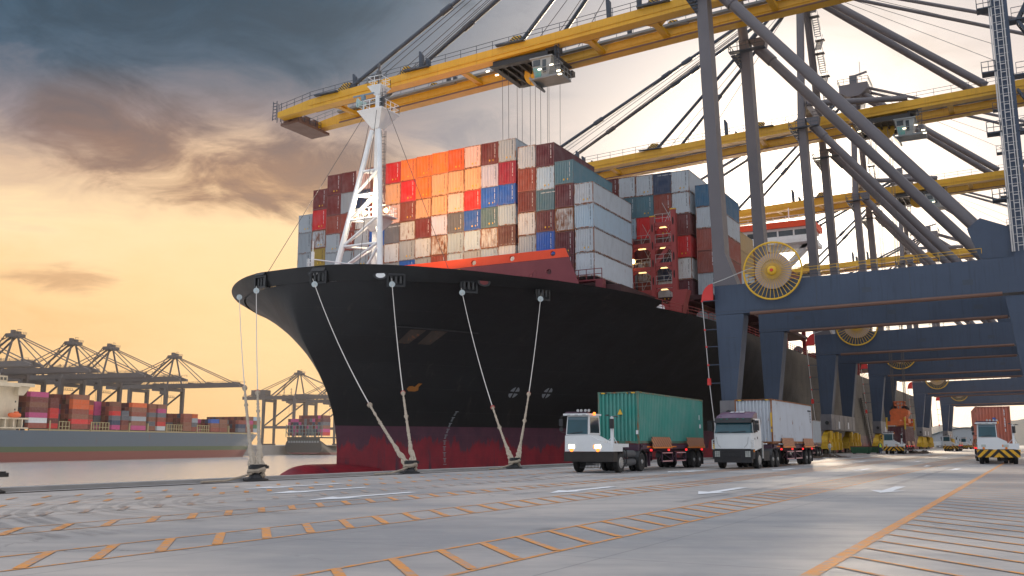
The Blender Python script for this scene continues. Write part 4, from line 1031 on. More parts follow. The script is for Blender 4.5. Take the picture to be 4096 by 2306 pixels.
def make_trolley():
    t = thing("crane_trolley", "", "crane trolley", (0, 0, 0))
    b = MB()
    for y in (7.0, 14.6): b.box(-4.4, 3.8, y, y + .9, -1.0, -.25)
    for k in range(8): b.box(-4.4 + k * 1.1, -4.15 + k * 1.1, 7.9, 14.6, -.95, -.45)
    b.box(-4.6, 4.2, 8.6, 13.6, -.45, -.2); b.box(-4.9, -4.4, 7, 15.5, -.95, -.8); b.box(3.4, 5.0, 7.2, 9.0, -.3, 1.2)
    b.build("trolley_frame", M_BLK, t)
    sh = MB(); sh.lathe([(1.5, 0), (1.5, .2), (1.3, .2)], (-.6, 12.0, -1.0), (.2, -.9, -.3), 24)
    for k in range(12): a = R(k * 30); sh.tube((-.6, 11.9, -1.05), (-.6 + 1.4 * math.cos(a), 11.85, -1.05 + 1.4 * math.sin(a) * .9), .06, 4)
    sh.build("cable_drum", M_YEL, t)
    cb = MB(); cb.hexa([(1.9, 7.0, -3.9), (3.9, 7.0, -3.9), (3.9, 9.6, -3.9), (1.9, 9.6, -3.9)], [(1.5, 6.9, -1.2), (4.4, 6.9, -1.2), (4.4, 9.8, -1.2), (1.5, 9.8, -1.2)]); cb.box(1.3, 4.6, 6.7, 10, -1.2, -1.05)
    co = cb.build("cab", M_CABW, t)
    g = MB(); g.face([(1.86, 7.1, -3.7), (1.86, 9.5, -3.7), (1.52, 9.6, -2.3), (1.52, 7.0, -2.3)]); g.hexa([(2.0, 6.955, -3.7), (2.9, 6.955, -3.7), (2.9, 6.975, -3.7), (2.0, 6.975, -3.7)], [(1.75, 6.89, -2.4), (2.9, 6.89, -2.4), (2.9, 6.91, -2.4), (1.75, 6.91, -2.4)]); g.build("cab_window", M_GREENG, co)
    g2 = MB(); g2.box(1.75, 2.75, 6.86, 6.9, -2.2, -1.4); g2.box(3.1, 3.6, 6.86, 6.92, -3.2, -1.5); g2.build("dark_window", M_GLASS, co)
    pf = MB(); pf.box(3.95, 5.9, 6.6, 9.6, -3.95, -3.8); pf.box(1.6, 5.9, 6.5, 9.7, -4.1, -3.95)
    for a, b_ in (((2.2, 6.55, -3.8), (5.9, 6.55, -3.8)), ((5.9, 6.55, -3.8), (5.9, 9.6, -3.8))): pf.rail(a, b_, 1.15, .9, .045)
    pf.prism([(1.0, -3.6), (2.0, -4.9), (2.2, -4.7), (1.2, -3.4)], 'y', 7, 9.6)
    pf.build("cab_platform", M_GREYM, t)
    lg = MB()
    for x, y, z in ((2.9, 6.45, -2.9), (4.6, 6.45, -2.6), (5.6, 6.45, -3.6), (5.8, 6.45, -4.1), (-5.3, 7.2, -1.3), (-4.0, 7.4, -2.0)): lg.box(x - .24, x + .24, y - .05, y + .12, z - .07, z + .07)
    lg.build("work_light", E_LED, t)
    cg = MB(); caged(cg, 5.2, 7.0, -3.7, .8); cg.build("cage_ladder", M_DKST, t)
    return t
def ropes(t, dz, spread=1.0):
    r = MB()
    for x, y in ((-3.6, 8.2), (-2.9, 8.6), (-1.9, 9.2), (-1.2, 13.2), (-.6, 8.2), (-.5, 13.4), (.2, 9), (.35, 13.8), (1.2, 12.6), (2.4, 13.6)): r.tube((x, y, -1.0), (x * .97, y, dz), .032, 4, caps=False)
    r.build("hoist_rope", M_WIRE, t)
tro = make_trolley(); tro.location = (-55.7, 97.4, zb_(-56.2)); tro['label'] = "lit trolley and driver's cab under the nearest yellow boom, high over the ship"; tro['group'] = "trolleys under the yellow booms"
for x, y, lb in ((-17.5, 149.7, "trolley with pale driver's cab under the second crane's girder above the quay"), (-17.8, 202.0, "trolley high above the orange spreader on the third crane"), (-60, 281, "trolley far out on the fourth crane's boom"), (-55, 364, "trolley far out on the farthest crane's boom")):
    dup(tro, (x, y, zb_(x)), 0, lb)
ropes(tro, -12.9)
# ------------------------------------------------------------------ trucks
M_TW = pmat("truck_white", (.66, .68, .68), .4, var=.10, scale=1.5, streak=.08)
M_PUR = pmat("chassis_purple", (.065, .028, .05), .5, var=.3, scale=2)
M_VIO = pmat("roof_purple", (.085, .04, .095), .3, var=.1)
M_DK = pmat("chassis_black", (.022, .022, .024), .6, var=.3, scale=3)
M_TANK = pmat("air_tank", (.07, .075, .08), .45)
M_RIM = pmat("wheel_rim", (.42, .42, .41), .4, .5, var=.3, scale=5)
M_WIND = pmat("windscreen", (.02, .075, .095), .12, var=.3, scale=2, spec=.45)
M_MIR = pmat("mirror_black", (.012, .012, .014), .35)
M_AMB = pmat("amber_lens", (.75, .22, .02), .3)
M_BRD = stripemat("board_stripes", (.62, .24, .10), (.02, .018, .018), 2.7, 'yz')
M_CHEV = stripemat("chevron_stripes", (.75, .40, .02), (.015, .015, .015), 1.75, 'xz', True)
M_RW = stripemat("reflector_tape", (.60, .03, .03), (.70, .68, .66), 6, 'yz')
E_HEAD = emat("headlamp_glow", (1.0, .88, .55), 6)
E_ORL = emat("indicator_glow", (1.0, .22, .03), 2.2)
M_LENS = pmat("headlamp_lens", (.48, .50, .46), .15, var=.4, scale=8)
E_MK = emat("side_marker", (1.0, .03, .03), 1.2)
def wheel(parent, x, y, r=.52, w=.30, dual=False, side=1):
    t = MB()
    for q in ((0,) if not dual else (0, -.36)):
        c = x + side * q
        t.lathe([(r * .62, -w / 2), (r * .93, -w / 2), (r, -w * .35), (r, w * .35), (r * .93, w / 2), (r * .62, w / 2)], (c, y, r), (side, 0, 0), 24)
    to = t.build("wheel", M_TYRE, parent, smooth=True)
    h = MB(); h.lathe([(r * .62, w / 2 - .03), (r * .56, w / 2), (r * .45, w / 2 - .10 if dual else w / 2 + .02), (r * .30, w / 2 - .10 if dual else w / 2 + .05), (r * .2, w / 2 + .04), (.01, w / 2 + .05)], (x, y, r), (side, 0, 0), 20)
    for k in range(10):
        a = R(k * 36); yy, zz = y + r * .36 * math.cos(a), r + r * .36 * math.sin(a); h.tube((x + side * (w / 2 - .1), yy, zz), (x + side * (w / 2 + (.0 if dual else .07)), yy, zz), .025, 5)
    h.build("rim", M_RIM, to, smooth=True)
    return to
def trailer(root, y0, boards, frames, axles, y1):
    """skeletal semi-trailer; y0..y1 is the loaded length"""
    b = MB()
    for x in (-.5, .5): b.box(x - .08, x + .08, y0, y1, 1.05, 1.40)
    for y in (y0 + .1, y0 + 4.2, y0 + 8.0, y1 - .35): b.box(-1.16, 1.16, y, y + .28, 1.28, 1.46)
    b.box(-1.1, 1.1, y0 - .15, y0 + .1, 1.12, 1.46)
    for sx in (-1, 1):
        b.box(sx * 1.1 - .06, sx * 1.1 + .06, y0 + .1, y1, 1.20, 1.45)
        for f0, f1 in frames:
            x = sx * 1.13
            for z in (.44, .92): b.box(x - .03, x + .03, f0, f1, z, z + .1)
            for y in (f0, f1 - .1): b.box(x - .03, x + .03, y, y + .1, .54, .92)
            b.beam((x, f0 + .1, .9), (x * .5, (f0 + f1) / 2 + .2, .6), .04, .05); b.beam((x, f1 - .1, .55), (x * .6, f0, 1.3), .04, .05)
        b.beam((sx * .6, y0 + 2.7, 1.1), (sx * .6, y0 + 2.7, .22), .14, .14)
    for a in axles: b.tube((-1.1, a, .52), (1.1, a, .52), .09, 8)
    ch = b.build("trailer_chassis", M_PUR, root)
    tp = MB()
    for sx in (-1, 1):
        for f0, f1 in frames:
            for z in (.46, .94): x0 = sx * 1.165; tp.box(x0 - .004, x0 + .004, f0 + .12, f1 - .12, z, z + .06)
    tp.build("reflective_tape", M_RW, ch)
    ye = MB()
    for sx in (-1, 1):
        for y in (y0 + 1.0, y0 + 5.0, y0 + 9.0): ye.box(sx * 1.165 - .004, sx * 1.165 + .004, y, y + .9, 1.29, 1.36)
    ye.build("side_reflector", M_AMB, ch)
    for sx in (-1, 1):
        for f0, f1 in boards:
            g = MB(); g.hexa([(sx * 1.34, f0, 1.32), (sx * 1.38, f0, 1.32), (sx * 1.38, f1, 1.32), (sx * 1.34, f1, 1.32)], [(sx * 1.24, f0 + .05, 1.88), (sx * 1.27, f0 + .05, 1.88), (sx * 1.27, f1 - .05, 1.88), (sx * 1.24, f1 - .05, 1.88)])
            go = g.build("guide_board", M_BRD, root)
            e = MB(); e.box(sx * 1.36 - .03, sx * 1.36 + .03, f0, f1, 1.24, 1.315); e.build("board_edge", M_AMB, go)
            m = MB(); m.box(sx * 1.2 - .05, sx * 1.2 + .05, f0 + .05, f0 + .15, 1.08, 1.2); m.box(sx * 1.2 - .05, sx * 1.2 + .05, f1 - .2, f1 - .1, 1.08, 1.2); m.build("marker_lamp", E_MK, go)
    for a in axles:
        for sx in (-1, 1):
            wheel(root, sx * 1.02, a, .51, .28, True, sx)
    for sx in (-1, 1):
        f = MB()
        for a in axles:
            P = [(a + .62 * math.cos(R(q)), .51 + .62 * math.sin(R(q))) for q in range(10, 171, 20)]
            for p, q in zip(P[:-1], P[1:]): f.hexa([(sx * .62, p[0], p[1]), (sx * 1.2, p[0], p[1]), (sx * 1.2, q[0], q[1]), (sx * .62, q[0], q[1])], [(sx * .62, p[0], p[1] + .03), (sx * 1.2, p[0], p[1] + .03), (sx * 1.2, q[0], q[1] + .03), (sx * .62, q[0], q[1] + .03)])
        f.box(min(sx * .62, sx * 1.2), max(sx * .62, sx * 1.2), axles[-1] + .66, axles[-1] + .69, .2, .95); f.build("mudguard", M_DK, root)
def terminal_tractor(label, group, chevron, lit):
    t = thing("terminal_truck", label, "truck", group=group)
    # low body with a stepped hood on the driver-less side
    b = MB()
    b.prism([(-1.38, 1.10), (1.38, 1.10), (1.38, 1.50), (.62, 1.52), (.60, 1.66), (.02, 1.96), (-1.36, 1.92)], 'y', 0, 1.25)
    b.box(-1.36, .62, 1.25, 1.95, 1.10, 1.66); b.box(.62, 1.38, 1.25, 2.1, 1.32, 1.5)
    b.hexa([(-1.34, .06, 1.94), (-.02, .06, 1.97), (-.02, 1.55, 1.97), (-1.34, 1.55, 1.94)], [(-1.29, .16, 2.97), (-.05, .16, 2.97), (-.05, 1.5, 2.97), (-1.29, 1.5, 2.97)])
    b.box(-1.42, .02, -.1, 1.62, 2.97, 3.07)
    b.build("cab_body", M_TW, t)
    w = MB(); w.hexa([(-1.27, .035, 2.0), (-.08, .035, 2.0), (-.08, .06, 2.0), (-1.27, .06, 2.0)], [(-1.23, .125, 2.90), (-.10, .125, 2.90), (-.10, .15, 2.90), (-1.23, .15, 2.90)]); ws = w.build("windscreen", M_WIND, t)
    sb = MB(); sb.hexa([(-1.24, .10, 2.62), (-.1, .10, 2.62), (-.1, .12, 2.62), (-1.24, .12, 2.62)], [(-1.23, .12, 2.88), (-.1, .12, 2.88), (-.1, .14, 2.88), (-1.23, .14, 2.88)]); sb.build("sun_strip", pmat("sun_strip", (.10, .17, .21), .2), ws)
    wp = MB(); wp.beam((-1.1, .02, 2.02), (-.35, .03, 2.12), .03, .03); wp.build("wiper", M_MIR, ws)
    dr = MB(); dr.lathe([(.17, 0), (.19, .015), (.17, .03)], (-.85, .30, 2.25), (0, -.8, .6), 14); dr.build("steering_wheel", M_MIR, ws)
    sw = MB(); sw.hexa([(-.035, .26, 2.06), (-.01, .26, 2.06), (-.01, 1.42, 2.06), (-.035, 1.42, 2.06)], [(-.05, .32, 2.88), (-.035, .32, 2.88), (-.035, 1.38, 2.88), (-.05, 1.38, 2.88)]); sw.build("side_window", M_GLASS, t)
    rf = MB(); rf.box(-1.38, -.1, .1, .4, 3.07, 3.17); rf.build("roof_rack", M_PUR, t)
    rl = MB()
    for x in (-.62, -.42, .02, -.18): rl.lathe([(.05, 0), (.075, -.06), (.075, -.1)], (x, .12, 3.22), (0, 1, 0), 10)
    for x in (-1.1, -.65, -.2): rl.box(x - .09, x + .09, -.12, -.05, 2.98, 3.02)
    rl.build("roof_lamp", M_RIM, t)
    MB().lathe([(.07, 0), (.075, .12), (.05, .16)], (.12, .5, 2.98), (0, 0, 1), 10).build("beacon", E_ORL if lit else M_AMB, t)
    for x in (-.98, .52):
        hl = MB(); hl.box(x - .16, x + .16, -.02, .03, 1.26, 1.44); ho = hl.build("headlamp", E_HEAD if lit else M_LENS, t)
        il = MB(); il.lathe([(.09, 0), (.09, .03)], (x, .0, 1.17), (0, -1, 0), 12); il.box(x - .26, x - .18, -.015, .02, 1.27, 1.43) if x > 0 else None; il.build("indicator", E_ORL if lit else M_AMB, ho)
    bp = MB()
    if chevron: bp.hexa([(-1.4, .02, .5), (1.4, .02, .5), (1.4, .5, .5), (-1.4, .5, .5)], [(-1.44, -.06, 1.06), (1.44, -.06, 1.06), (1.44, .5, 1.06), (-1.44, .5, 1.06)])
    else: bp.box(-1.42, 1.4, -.03, .5, .58, 1.07)
    bp.build("bumper", M_CHEV if chevron else pmat("bumper_brown_black", (.022, .017, .014), .7, var=.5, scale=2), t)
    ug = MB()
    for k in range(14): ug.box(-.62 + k * .08, -.60 + k * .08, .25, .28, .26, .56)
    ug.box(-.7, .55, .24, .3, .53, .57); ug.box(-.66, .5, .24, .3, .24, .27); ug.beam((.62, .25, .56), (.5, .3, .22), .04, .04)
    ug.build("step_grille", M_DK, t)
    ch = MB()
    for x in (-.42, .42): ch.box(x - .06, x + .06, .5, 5.5, .75, 1.08)
    ch.box(-1.2, -.5, 1.9, 3.7, .5, 1.0); ch.box(.55, 1.15, 1.75, 1.95, .35, 1.1); ch.box(-.45, .45, 3.6, 4.9, 1.08, 1.2); ch.box(-1.1, 1.1, 1.2, 1.3, .48, .58); ch.box(.95, 1.25, 1.8, 2.2, .3, .36); ch.path([(1.2, 1.7, 1.35), (1.22, 2.15, 1.1), (1.22, 2.15, .5), (1.2, 1.9, .35)], .03, 6)
    ch.build("tractor_chassis", M_DK, t)
    tk = MB()
    for z in (.52, .95): tk.lathe([(.02, 0), (.15, .02), (.2, .08), (.2, 1.55), (.15, 1.63), (.02, 1.65)], (.98, 2.05, z), (0, 1, 0), 14)
    tk.build("air_tank", M_TANK, t, smooth=True)
    for sx in (-1, 1): wheel(t, sx * 1.13, 1.25, .52, .30, False, sx); wheel(t, sx * 1.02, 4.5, .52, .28, True, sx)
    for sx in (-1, 1):
        mg = MB(); P = [(4.5 + .64 * math.cos(R(q)), .52 + .64 * math.sin(R(q))) for q in range(5, 176, 17)]
        for p, q in zip(P[:-1], P[1:]): mg.hexa([(sx * .6, p[0], p[1]), (sx * 1.2, p[0], p[1]), (sx * 1.2, q[0], q[1]), (sx * .6, q[0], q[1])], [(sx * .6, p[0], p[1] + .03), (sx * 1.2, p[0], p[1] + .03), (sx * 1.2, q[0], q[1] + .03), (sx * .6, q[0], q[1] + .03)])
        mg.box(min(sx * .6, sx * 1.2), max(sx * .6, sx * 1.2), 5.15, 5.18, .2, .8); mg.build("mudguard", M_DK, t)
    mp = MB(); mp.box(1.0, 1.14, .55, .68, 1.5, 2.92); mp.beam((1.07, .6, 1.9), (.7, .7, 1.5), .03, .03); mp.beam((1.07, .6, 2.0), (1.3, .75, 1.5), .03, .03); mo = mp.build("mirror_post", M_TW, t)
    mi = MB(); mi.box(1.02, 1.24, .38, .5, 2.28, 2.78); mi.lathe([(.12, 0), (.10, .04), (.02, .06)], (.86, .45, 2.95), (-.2, 0, 1), 10); mi.lathe([(.12, 0), (.10, .04), (.02, .06)], (1.34, .5, 2.88), (.3, 0, 1), 10); mi.path([(.86, .45, 2.95), (1.07, .58, 2.9), (1.34, .5, 2.88)], .02, 4); mi.build("post_mirror", M_MIR, mo)
    lm = MB(); lm.box(-1.72, -1.54, .02, .14, 2.42, 2.80); lm.box(-1.70, -1.52, .02, .14, 2.16, 2.34); lm.path([(-1.34, .1, 2.93), (-1.62, .08, 2.93), (-1.62, .08, 2.1), (-1.36, .1, 2.08)], .02, 4); lm.build("side_mirror", M_MIR, t)
    trailer(t, 4.3, [(5.75, 8.9), (11.8, 15.1)], [(7.7, 9.6), (10.1, 12.0)], (13.45, 14.55), 16.5)
    return t
def road_truck(label, group):
    t = thing("road_truck", label, "truck", group=group)
    b = MB()
    sec = lambda y, x, z0, z1: [(-x, y, z0), (x, y, z0), (x, y, z1), (-x, y, z1)]
    b.grid([sec(.10, 1.13, 1.18, 2.1), sec(.02, 1.06, 1.2, 2.1), ], close=True)
    b.hexa([(-1.08, 0, 1.2), (1.08, 0, 1.2), (1.22, .35, 1.12), (-1.22, .35, 1.12)], [(-1.12, .06, 2.12), (1.12, .06, 2.12), (1.22, .35, 2.12), (-1.22, .35, 2.12)])
    b.hexa([(-1.22, .35, 1.05), (1.22, .35, 1.05), (1.22, 2.15, 1.25), (-1.22, 2.15, 1.25)], [(-1.22, .35, 2.12), (1.22, .35, 2.12), (1.22, 2.15, 2.12), (-1.22, 2.15, 2.12)])
    b.hexa([(-1.20, .30, 2.12), (1.20, .30, 2.12), (1.22, 2.15, 2.12), (-1.22, 2.15, 2.12)], [(-1.15, .46, 3.0), (1.15, .46, 3.0), (1.17, 2.1, 3.02), (-1.17, 2.1, 3.02)])
    b.build("cab_body", M_TW, t)
    w = MB(); w.hexa([(-1.10, .10, 2.14), (1.10, .10, 2.14), (1.19, .34, 2.14), (-1.19, .34, 2.14)], [(-1.04, .34, 2.76), (1.04, .34, 2.76), (1.16, .5, 2.76), (-1.16, .5, 2.76)]); ws = w.build("windscreen", M_WIND, t)
    wp = MB(); wp.beam((-.95, .09, 2.18), (-.2, .10, 2.22), .03, .03); wp.beam((-.05, .09, 2.18), (.8, .10, 2.24), .03, .03); wp.build("wiper", M_MIR, ws)
    v = MB(); v.hexa([(-1.12, .18, 2.76), (1.12, .18, 2.76), (1.18, .5, 2.76), (-1.18, .5, 2.76)], [(-1.12, .26, 3.04), (1.12, .26, 3.04), (1.16, .5, 3.04), (-1.16, .5, 3.04)]); v.box(1.175, 1.235, .42, .75, 2.14, 2.95); v.build("sun_visor", M_MIR, t)
    gl = MB()
    for x in (-.7, -.35, .3, .65): gl.box(x - .06, x + .06, .2, .25, 2.97, 3.0)
    gl.build("roof_marker", pmat("green_marker", (.02, .25, .18), .3), t)
    d = MB(); rows = []
    for y, z, x in ((.38, 3.04, 1.14), (.75, 3.26, 1.12), (1.25, 3.40, 1.08), (1.8, 3.46, 1.04), (2.05, 3.46, 1.04)):
        rows.append([(-x, y, 3.02), (-x, y, z - .08), (-x + .12, y, z), (0, y, z + .03), (x - .12, y, z), (x, y, z - .08), (x, y, 3.02)])
    d.grid(rows); d.face(rows[-1]); d.face(rows[0]); do = d.build("roof_deflector", M_VIO, t, smooth=True)
    sk = MB()
    for x0, x1 in ((-.38, -.16), (-.06, .12), (.2, .5)): sk.face([(x0, 1.0, 3.40), (x1, 1.0, 3.40), (x1, 1.3, 3.452), (x0, 1.3, 3.452)])
    sk.build("faded_lettering", M_MW, do, fix=False)
    g = MB(); g.prism([(-1.2, .60), (1.2, .60), (1.24, .9), (1.22, 1.17), (-1.22, 1.17), (-1.24, .9)], 'y', -.04, .5); g.box(-1.15, 1.15, -.02, .3, .38, .6); g.build("bumper", M_DK, t)
    gr = MB()
    for z in (.98, .70): gr.box(-.52, .52, -.06, -.03, z, z + .10)
    gr.build("grille", M_MIR, t)
    pn = MB(); pn.path([(-.98, -.012, 1.9), (-.92, -.012, 1.5), (-.72, -.012, 1.27)], .008, 4); pn.path([(.98, -.012, 1.9), (.92, -.012, 1.5), (.72, -.012, 1.27)], .008, 4); pn.build("panel_gap", M_MIR, t)
    for x in (-.93, .93):
        h = MB(); h.hexa([(x - .15, -.07, .72), (x + .15, -.07, .72), (x + .15, 0, .72), (x - .15, 0, .72)], [(x - .15, -.07, 1.06), (x + .15, -.07, 1.06), (x + .15, 0, 1.06), (x - .15, 0, 1.06)]); ho = h.build("headlamp", M_LENS, t)
        m = MB()
        for q in (-.05, .05): m.box(x + q - .008, x + q + .008, -.076, -.071, .72, 1.06)
        for z in (.83, .95): m.box(x - .15, x + .15, -.078, -.072, z, z + .012)
        m.build("lamp_divider", M_MIR, ho)
    ind = MB(); ind.box(1.2, 1.28, .1, .25, 1.0, 1.14); ind.box(-1.28, -1.2, .1, .25, 1.0, 1.14); ind.build("indicator", M_AMB, t)
    st = MB()
    for sx in (-1, 1):
        st.path([(sx * 1.14, .05, 1.75), (sx * 1.27, .08, 1.7), (sx * 1.27, .08, 1.2), (sx * 1.14, .05, 1.15)], .035, 6)
        for z in (1.3, 1.43, 1.56): st.box(min(sx * 1.14, sx * 1.27), max(sx * 1.14, sx * 1.27), .05, .10, z, z + .025)
    st.build("corner_step", M_TW, t)
    dw = MB(); dw.hexa([(1.205, .62, 2.2), (1.222, .62, 2.2), (1.225, 1.3, 2.2), (1.205, 1.3, 2.2)], [(1.165, .66, 2.8), (1.185, .66, 2.8), (1.188, 1.3, 2.82), (1.165, 1.3, 2.82)]); dw.build("door_window", M_GLASS, t)
    dh = MB(); dh.box(1.21, 1.235, 1.12, 1.25, 1.78, 1.92); dh.box(1.21, 1.235, .52, .6, 1.75, 1.85); dh.build("door_handle", M_MIR, t)
    for sx in (-1, 1):
        m = MB(); x = sx * 1.45; m.box(x - .13, x + .13, .16, .34, 2.28, 2.66); m.box(x - .12, x + .12, .16, .34, 2.68, 2.88); m.path([(sx * 1.2, .5, 2.85), (x, .3, 2.86)], .03, 5); m.path([(sx * 1.2, .5, 2.2), (x, .3, 2.3)], .03, 5); m.build("side_mirror", M_MIR, t)
    ch = MB()
    for x in (-.42, .42): ch.box(x - .06, x + .06, .5, 7.3, .75, 1.05)
    ch.box(-1.15, 1.15, 2.9, 4.35, .45, 1.05); ch.box(-.45, .45, 5.4, 6.6, 1.05, 1.2); ch.box(-1.15, 1.15, 2.15, 2.3, .5, 1.2)
    ch.build("tractor_chassis", M_DK, t)
    MB().tube((1.18, 2.45, .6), (1.18, 2.45, 1.6), .07, 8).build("exhaust_stack", M_RIM, t)
    for sx in (-1, 1):
        wheel(t, sx * 1.08, 1.45, .52, .32, False, sx)
        for a in (5.2, 6.5): wheel(t, sx * 1.0, a, .52, .28, True, sx)
    for sx in (-1, 1):
        for a in (1.45, 5.2, 6.5):
            mg = MB(); P = [(a + .64 * math.cos(R(q)), .52 + .64 * math.sin(R(q))) for q in range(5, 176, 17)]
            for p, q in zip(P[:-1], P[1:]): mg.hexa([(sx * .6, p[0], p[1]), (sx * 1.22, p[0], p[1]), (sx * 1.22, q[0], q[1]), (sx * .6, q[0], q[1])], [(sx * .6, p[0], p[1] + .04), (sx * 1.22, p[0], p[1] + .04), (sx * 1.22, q[0], q[1] + .04), (sx * .6, q[0], q[1] + .04)])
            mg.build("mudguard", M_DK, t)
    trailer(t, 5.3, [(7.3, 10.8), (13.95, 17.4)], [(9.1, 11.4), (11.8, 14.0)], (15.4, 16.75), 17.5)
    return t
T1 = terminal_tractor("white terminal truck with lit headlamps hauling the green container", "terminal trucks on the quay", False, True)
T1.location = (-20.5, 45.75, 0); T1.rotation_euler.z = R(-.5)
T2 = road_truck("white truck with a purple roof fairing hauling the rusty pale container", "road trucks on the quay")
T2.location = (-16.15, 57.2, 0)
T3 = terminal_tractor("white terminal truck with a chevron bumper carrying the orange-red container", "terminal trucks on the quay", True, False)
T3.location = (-2.55, 79.5, 0); T3.rotation_euler.z = R(4.5)
dup(T3, (-18.5, 150.2, 0), 0, "chevron-bumpered white terminal truck waiting under the orange spreader", "terminal trucks on the quay")
dup(T3, (-15.3, 211, 0), 0, "distant white terminal truck without load beyond the maroon container", "terminal trucks on the quay")
dup(T3, (-17.4, 296, 0), 0, "farthest white terminal truck near the warehouse", "terminal trucks on the quay")
dup(T2, (-22.85, 95.7, 0), 0, "truck behind the rusty pale container, only its trailer end showing", "road trucks on the quay", ('guide_board',))
dup(T2, (.6, 136, 0), 0, "white and purple truck cut off by the picture's edge", "road trucks on the quay")
# their loads
G = container('hc', 'green', .45, (-20.6, 50.06, 1.5), "green container on the nearest white terminal truck", "containers on trucks", None, R(.6))
G.color = (.03, .25, .20, .25)
for k in kids(G): k.color = (.05, .15, .10, .40)
st_ = MB(); st_.prism([(-.03, 1.62), (.29, 1.62), (.13, 1.94)], 'y', -.03, -.012); st_.build("warning_triangle", M_MY, G)
hzz = MB()
for x0, x1 in ((-1.05, -.62), (.55, 1.05)): hzz.box(x0, x1, -.016, -.004, HC - .105, HC - .035)
hzz.box(1.222, 1.232, .25, .6, HC - .08, HC - .02); hzz.box(1.222, 1.232, 11.5, 11.9, HC - .08, HC - .02); hzz.build("hazard_tape", M_HAZ, G)
mm = MB(); mm.box(1.225, 1.236, 11.2, 11.32, 1.55, 1.85); mm.box(1.225, 1.236, 11.25, 11.55, 1.0, 1.25); mm.box(1.05, 1.19, -.012, .0, .52, .74); mm.build("faded_sticker", M_MW, G)
Wc = container('hc', 'pale', .9, (-16.2, 62.55, 1.5), "rust-stained pale container on the white and purple truck", "containers on trucks", None, R(-.4))
Wc.color = (.50, .53, .57, .62)
for k in kids(Wc): k.color = (.34, .17, .09, .8)
hz2 = MB()
for x0, x1 in ((-1.0, -.6), (.6, 1.05)): hz2.box(x0, x1, -.016, -.004, HC - .105, HC - .035)
hz2.build("hazard_tape", M_HAZ, Wc)
yp = MB(); yp.box(1.1, 1.2, -.014, -.002, 1.1, 2.0); yp.box(1.1, 1.2, -.014, -.002, .75, .95); yp.build("yellow_placard", M_MY, Wc)
idm = MB()
for k in range(9): idm.box(1.236, 1.245, 10.6 + .13 * k, 10.69 + .13 * k, 2.35, 2.47)
for k in range(4): idm.box(1.236, 1.245, 11.35, 11.5, 2.15 - k * .2, 2.27 - k * .2)
idm.build("id_lettering", M_MD, Wc)
container('st', 'pale', .45, (-22.85, 101.1, 1.5), "plain pale grey container behind the rust-stained one", "containers on trucks", 'std')
container('st', 'maroon', .3, (-18.5, 154.5, 1.5), "maroon container under the orange spreader", "containers on trucks", 'stwp')
O = container('hc', 'brick', .35, (-2.89, 83.8, 1.5), "orange-red container on the chevron-bumpered truck near the picture's edge", "containers on trucks", 'hcwp', R(4.5))
O.color = (.46, .12, .065, .3)
for k in kids(O):
    if k.name.startswith("corner"): k.color = (.38, .10, .06, .45)
bs_ = MB(); bs_.box(-.06, .16, -.03, -.012, 1.72, 2.02); bs_.build("blue_sticker", pmat("sticker_blue", (.03, .08, .30), .5), O)
# orange spreader lowered onto the maroon container
sp = thing("container_spreader", "orange spreader with a twin-sheave headblock lowered onto the maroon container", "spreader", (-18.5, 160.4, 4.14))
b = MB(); b.box(-.6, .6, -6.0, 6.0, .25, .95)
for y in (-6.1, 5.7): b.box(-1.22, 1.22, y, y + .4, .1, .7)
b.box(-1.3, 1.3, -1.6, 1.6, .5, 1.2); b.box(-1.05, 1.05, -3.6, -1.8, .9, 1.5); b.build("spreader_beam", pmat("spreader_orange", (.70, .15, .03), .5, var=.35, scale=1.5, streak=.3), sp)
hb_ = MB(); hb_.prism([(-1.35, 1.9), (-.9, 1.25), (.9, 1.25), (1.35, 1.9), (1.35, 2.4), (.9, 2.75), (-.9, 2.75), (-1.35, 2.4)], 'y', -1.4, 1.4); hb_.build("headblock", MATS["spreader_orange"], sp)
sv = MB()
for x in (-.8, .8):
    for y in (-1.0, 1.0): sv.lathe([(.45, -.08), (.45, .08)], (x, y, 2.75), (0, 1, 0), 16)
sv.build("sheave", M_BLK, sp)
cg = MB()
for y in (-1.5, 1.5): cg.rail((-.7, y, 2.75), (.8, y, 2.75), 1.1, .5, .06)
cg.rail((-.7, -1.5, 2.75), (-.7, 1.5, 2.75), 1.1, .7, .06); cg.rail((.8, -1.5, 2.75), (.8, 1.5, 2.75), 1.1, .7, .06); cg.build("guard_cage", MATS["spreader_orange"], sp)
fp = MB()
for x in (-1.28, 1.28):
    for y in (-6.1, 5.9): fp.prism([(x - .1, -.5), (x + .1, -.5), (x + .12, 1.3), (x - .12, 1.3)], 'y', y, y + .25)
fp.build("corner_flipper", M_BOGY, sp)
rp = MB()
for x in (-.8, .8):
    for y in (-1.4, -.6, .6, 1.4): rp.tube((x, y, 2.9), (x * 1.6, y * 2.2, 47.5), .05, 4, caps=False)
rp.build("hoist_rope", M_WIRE, sp)
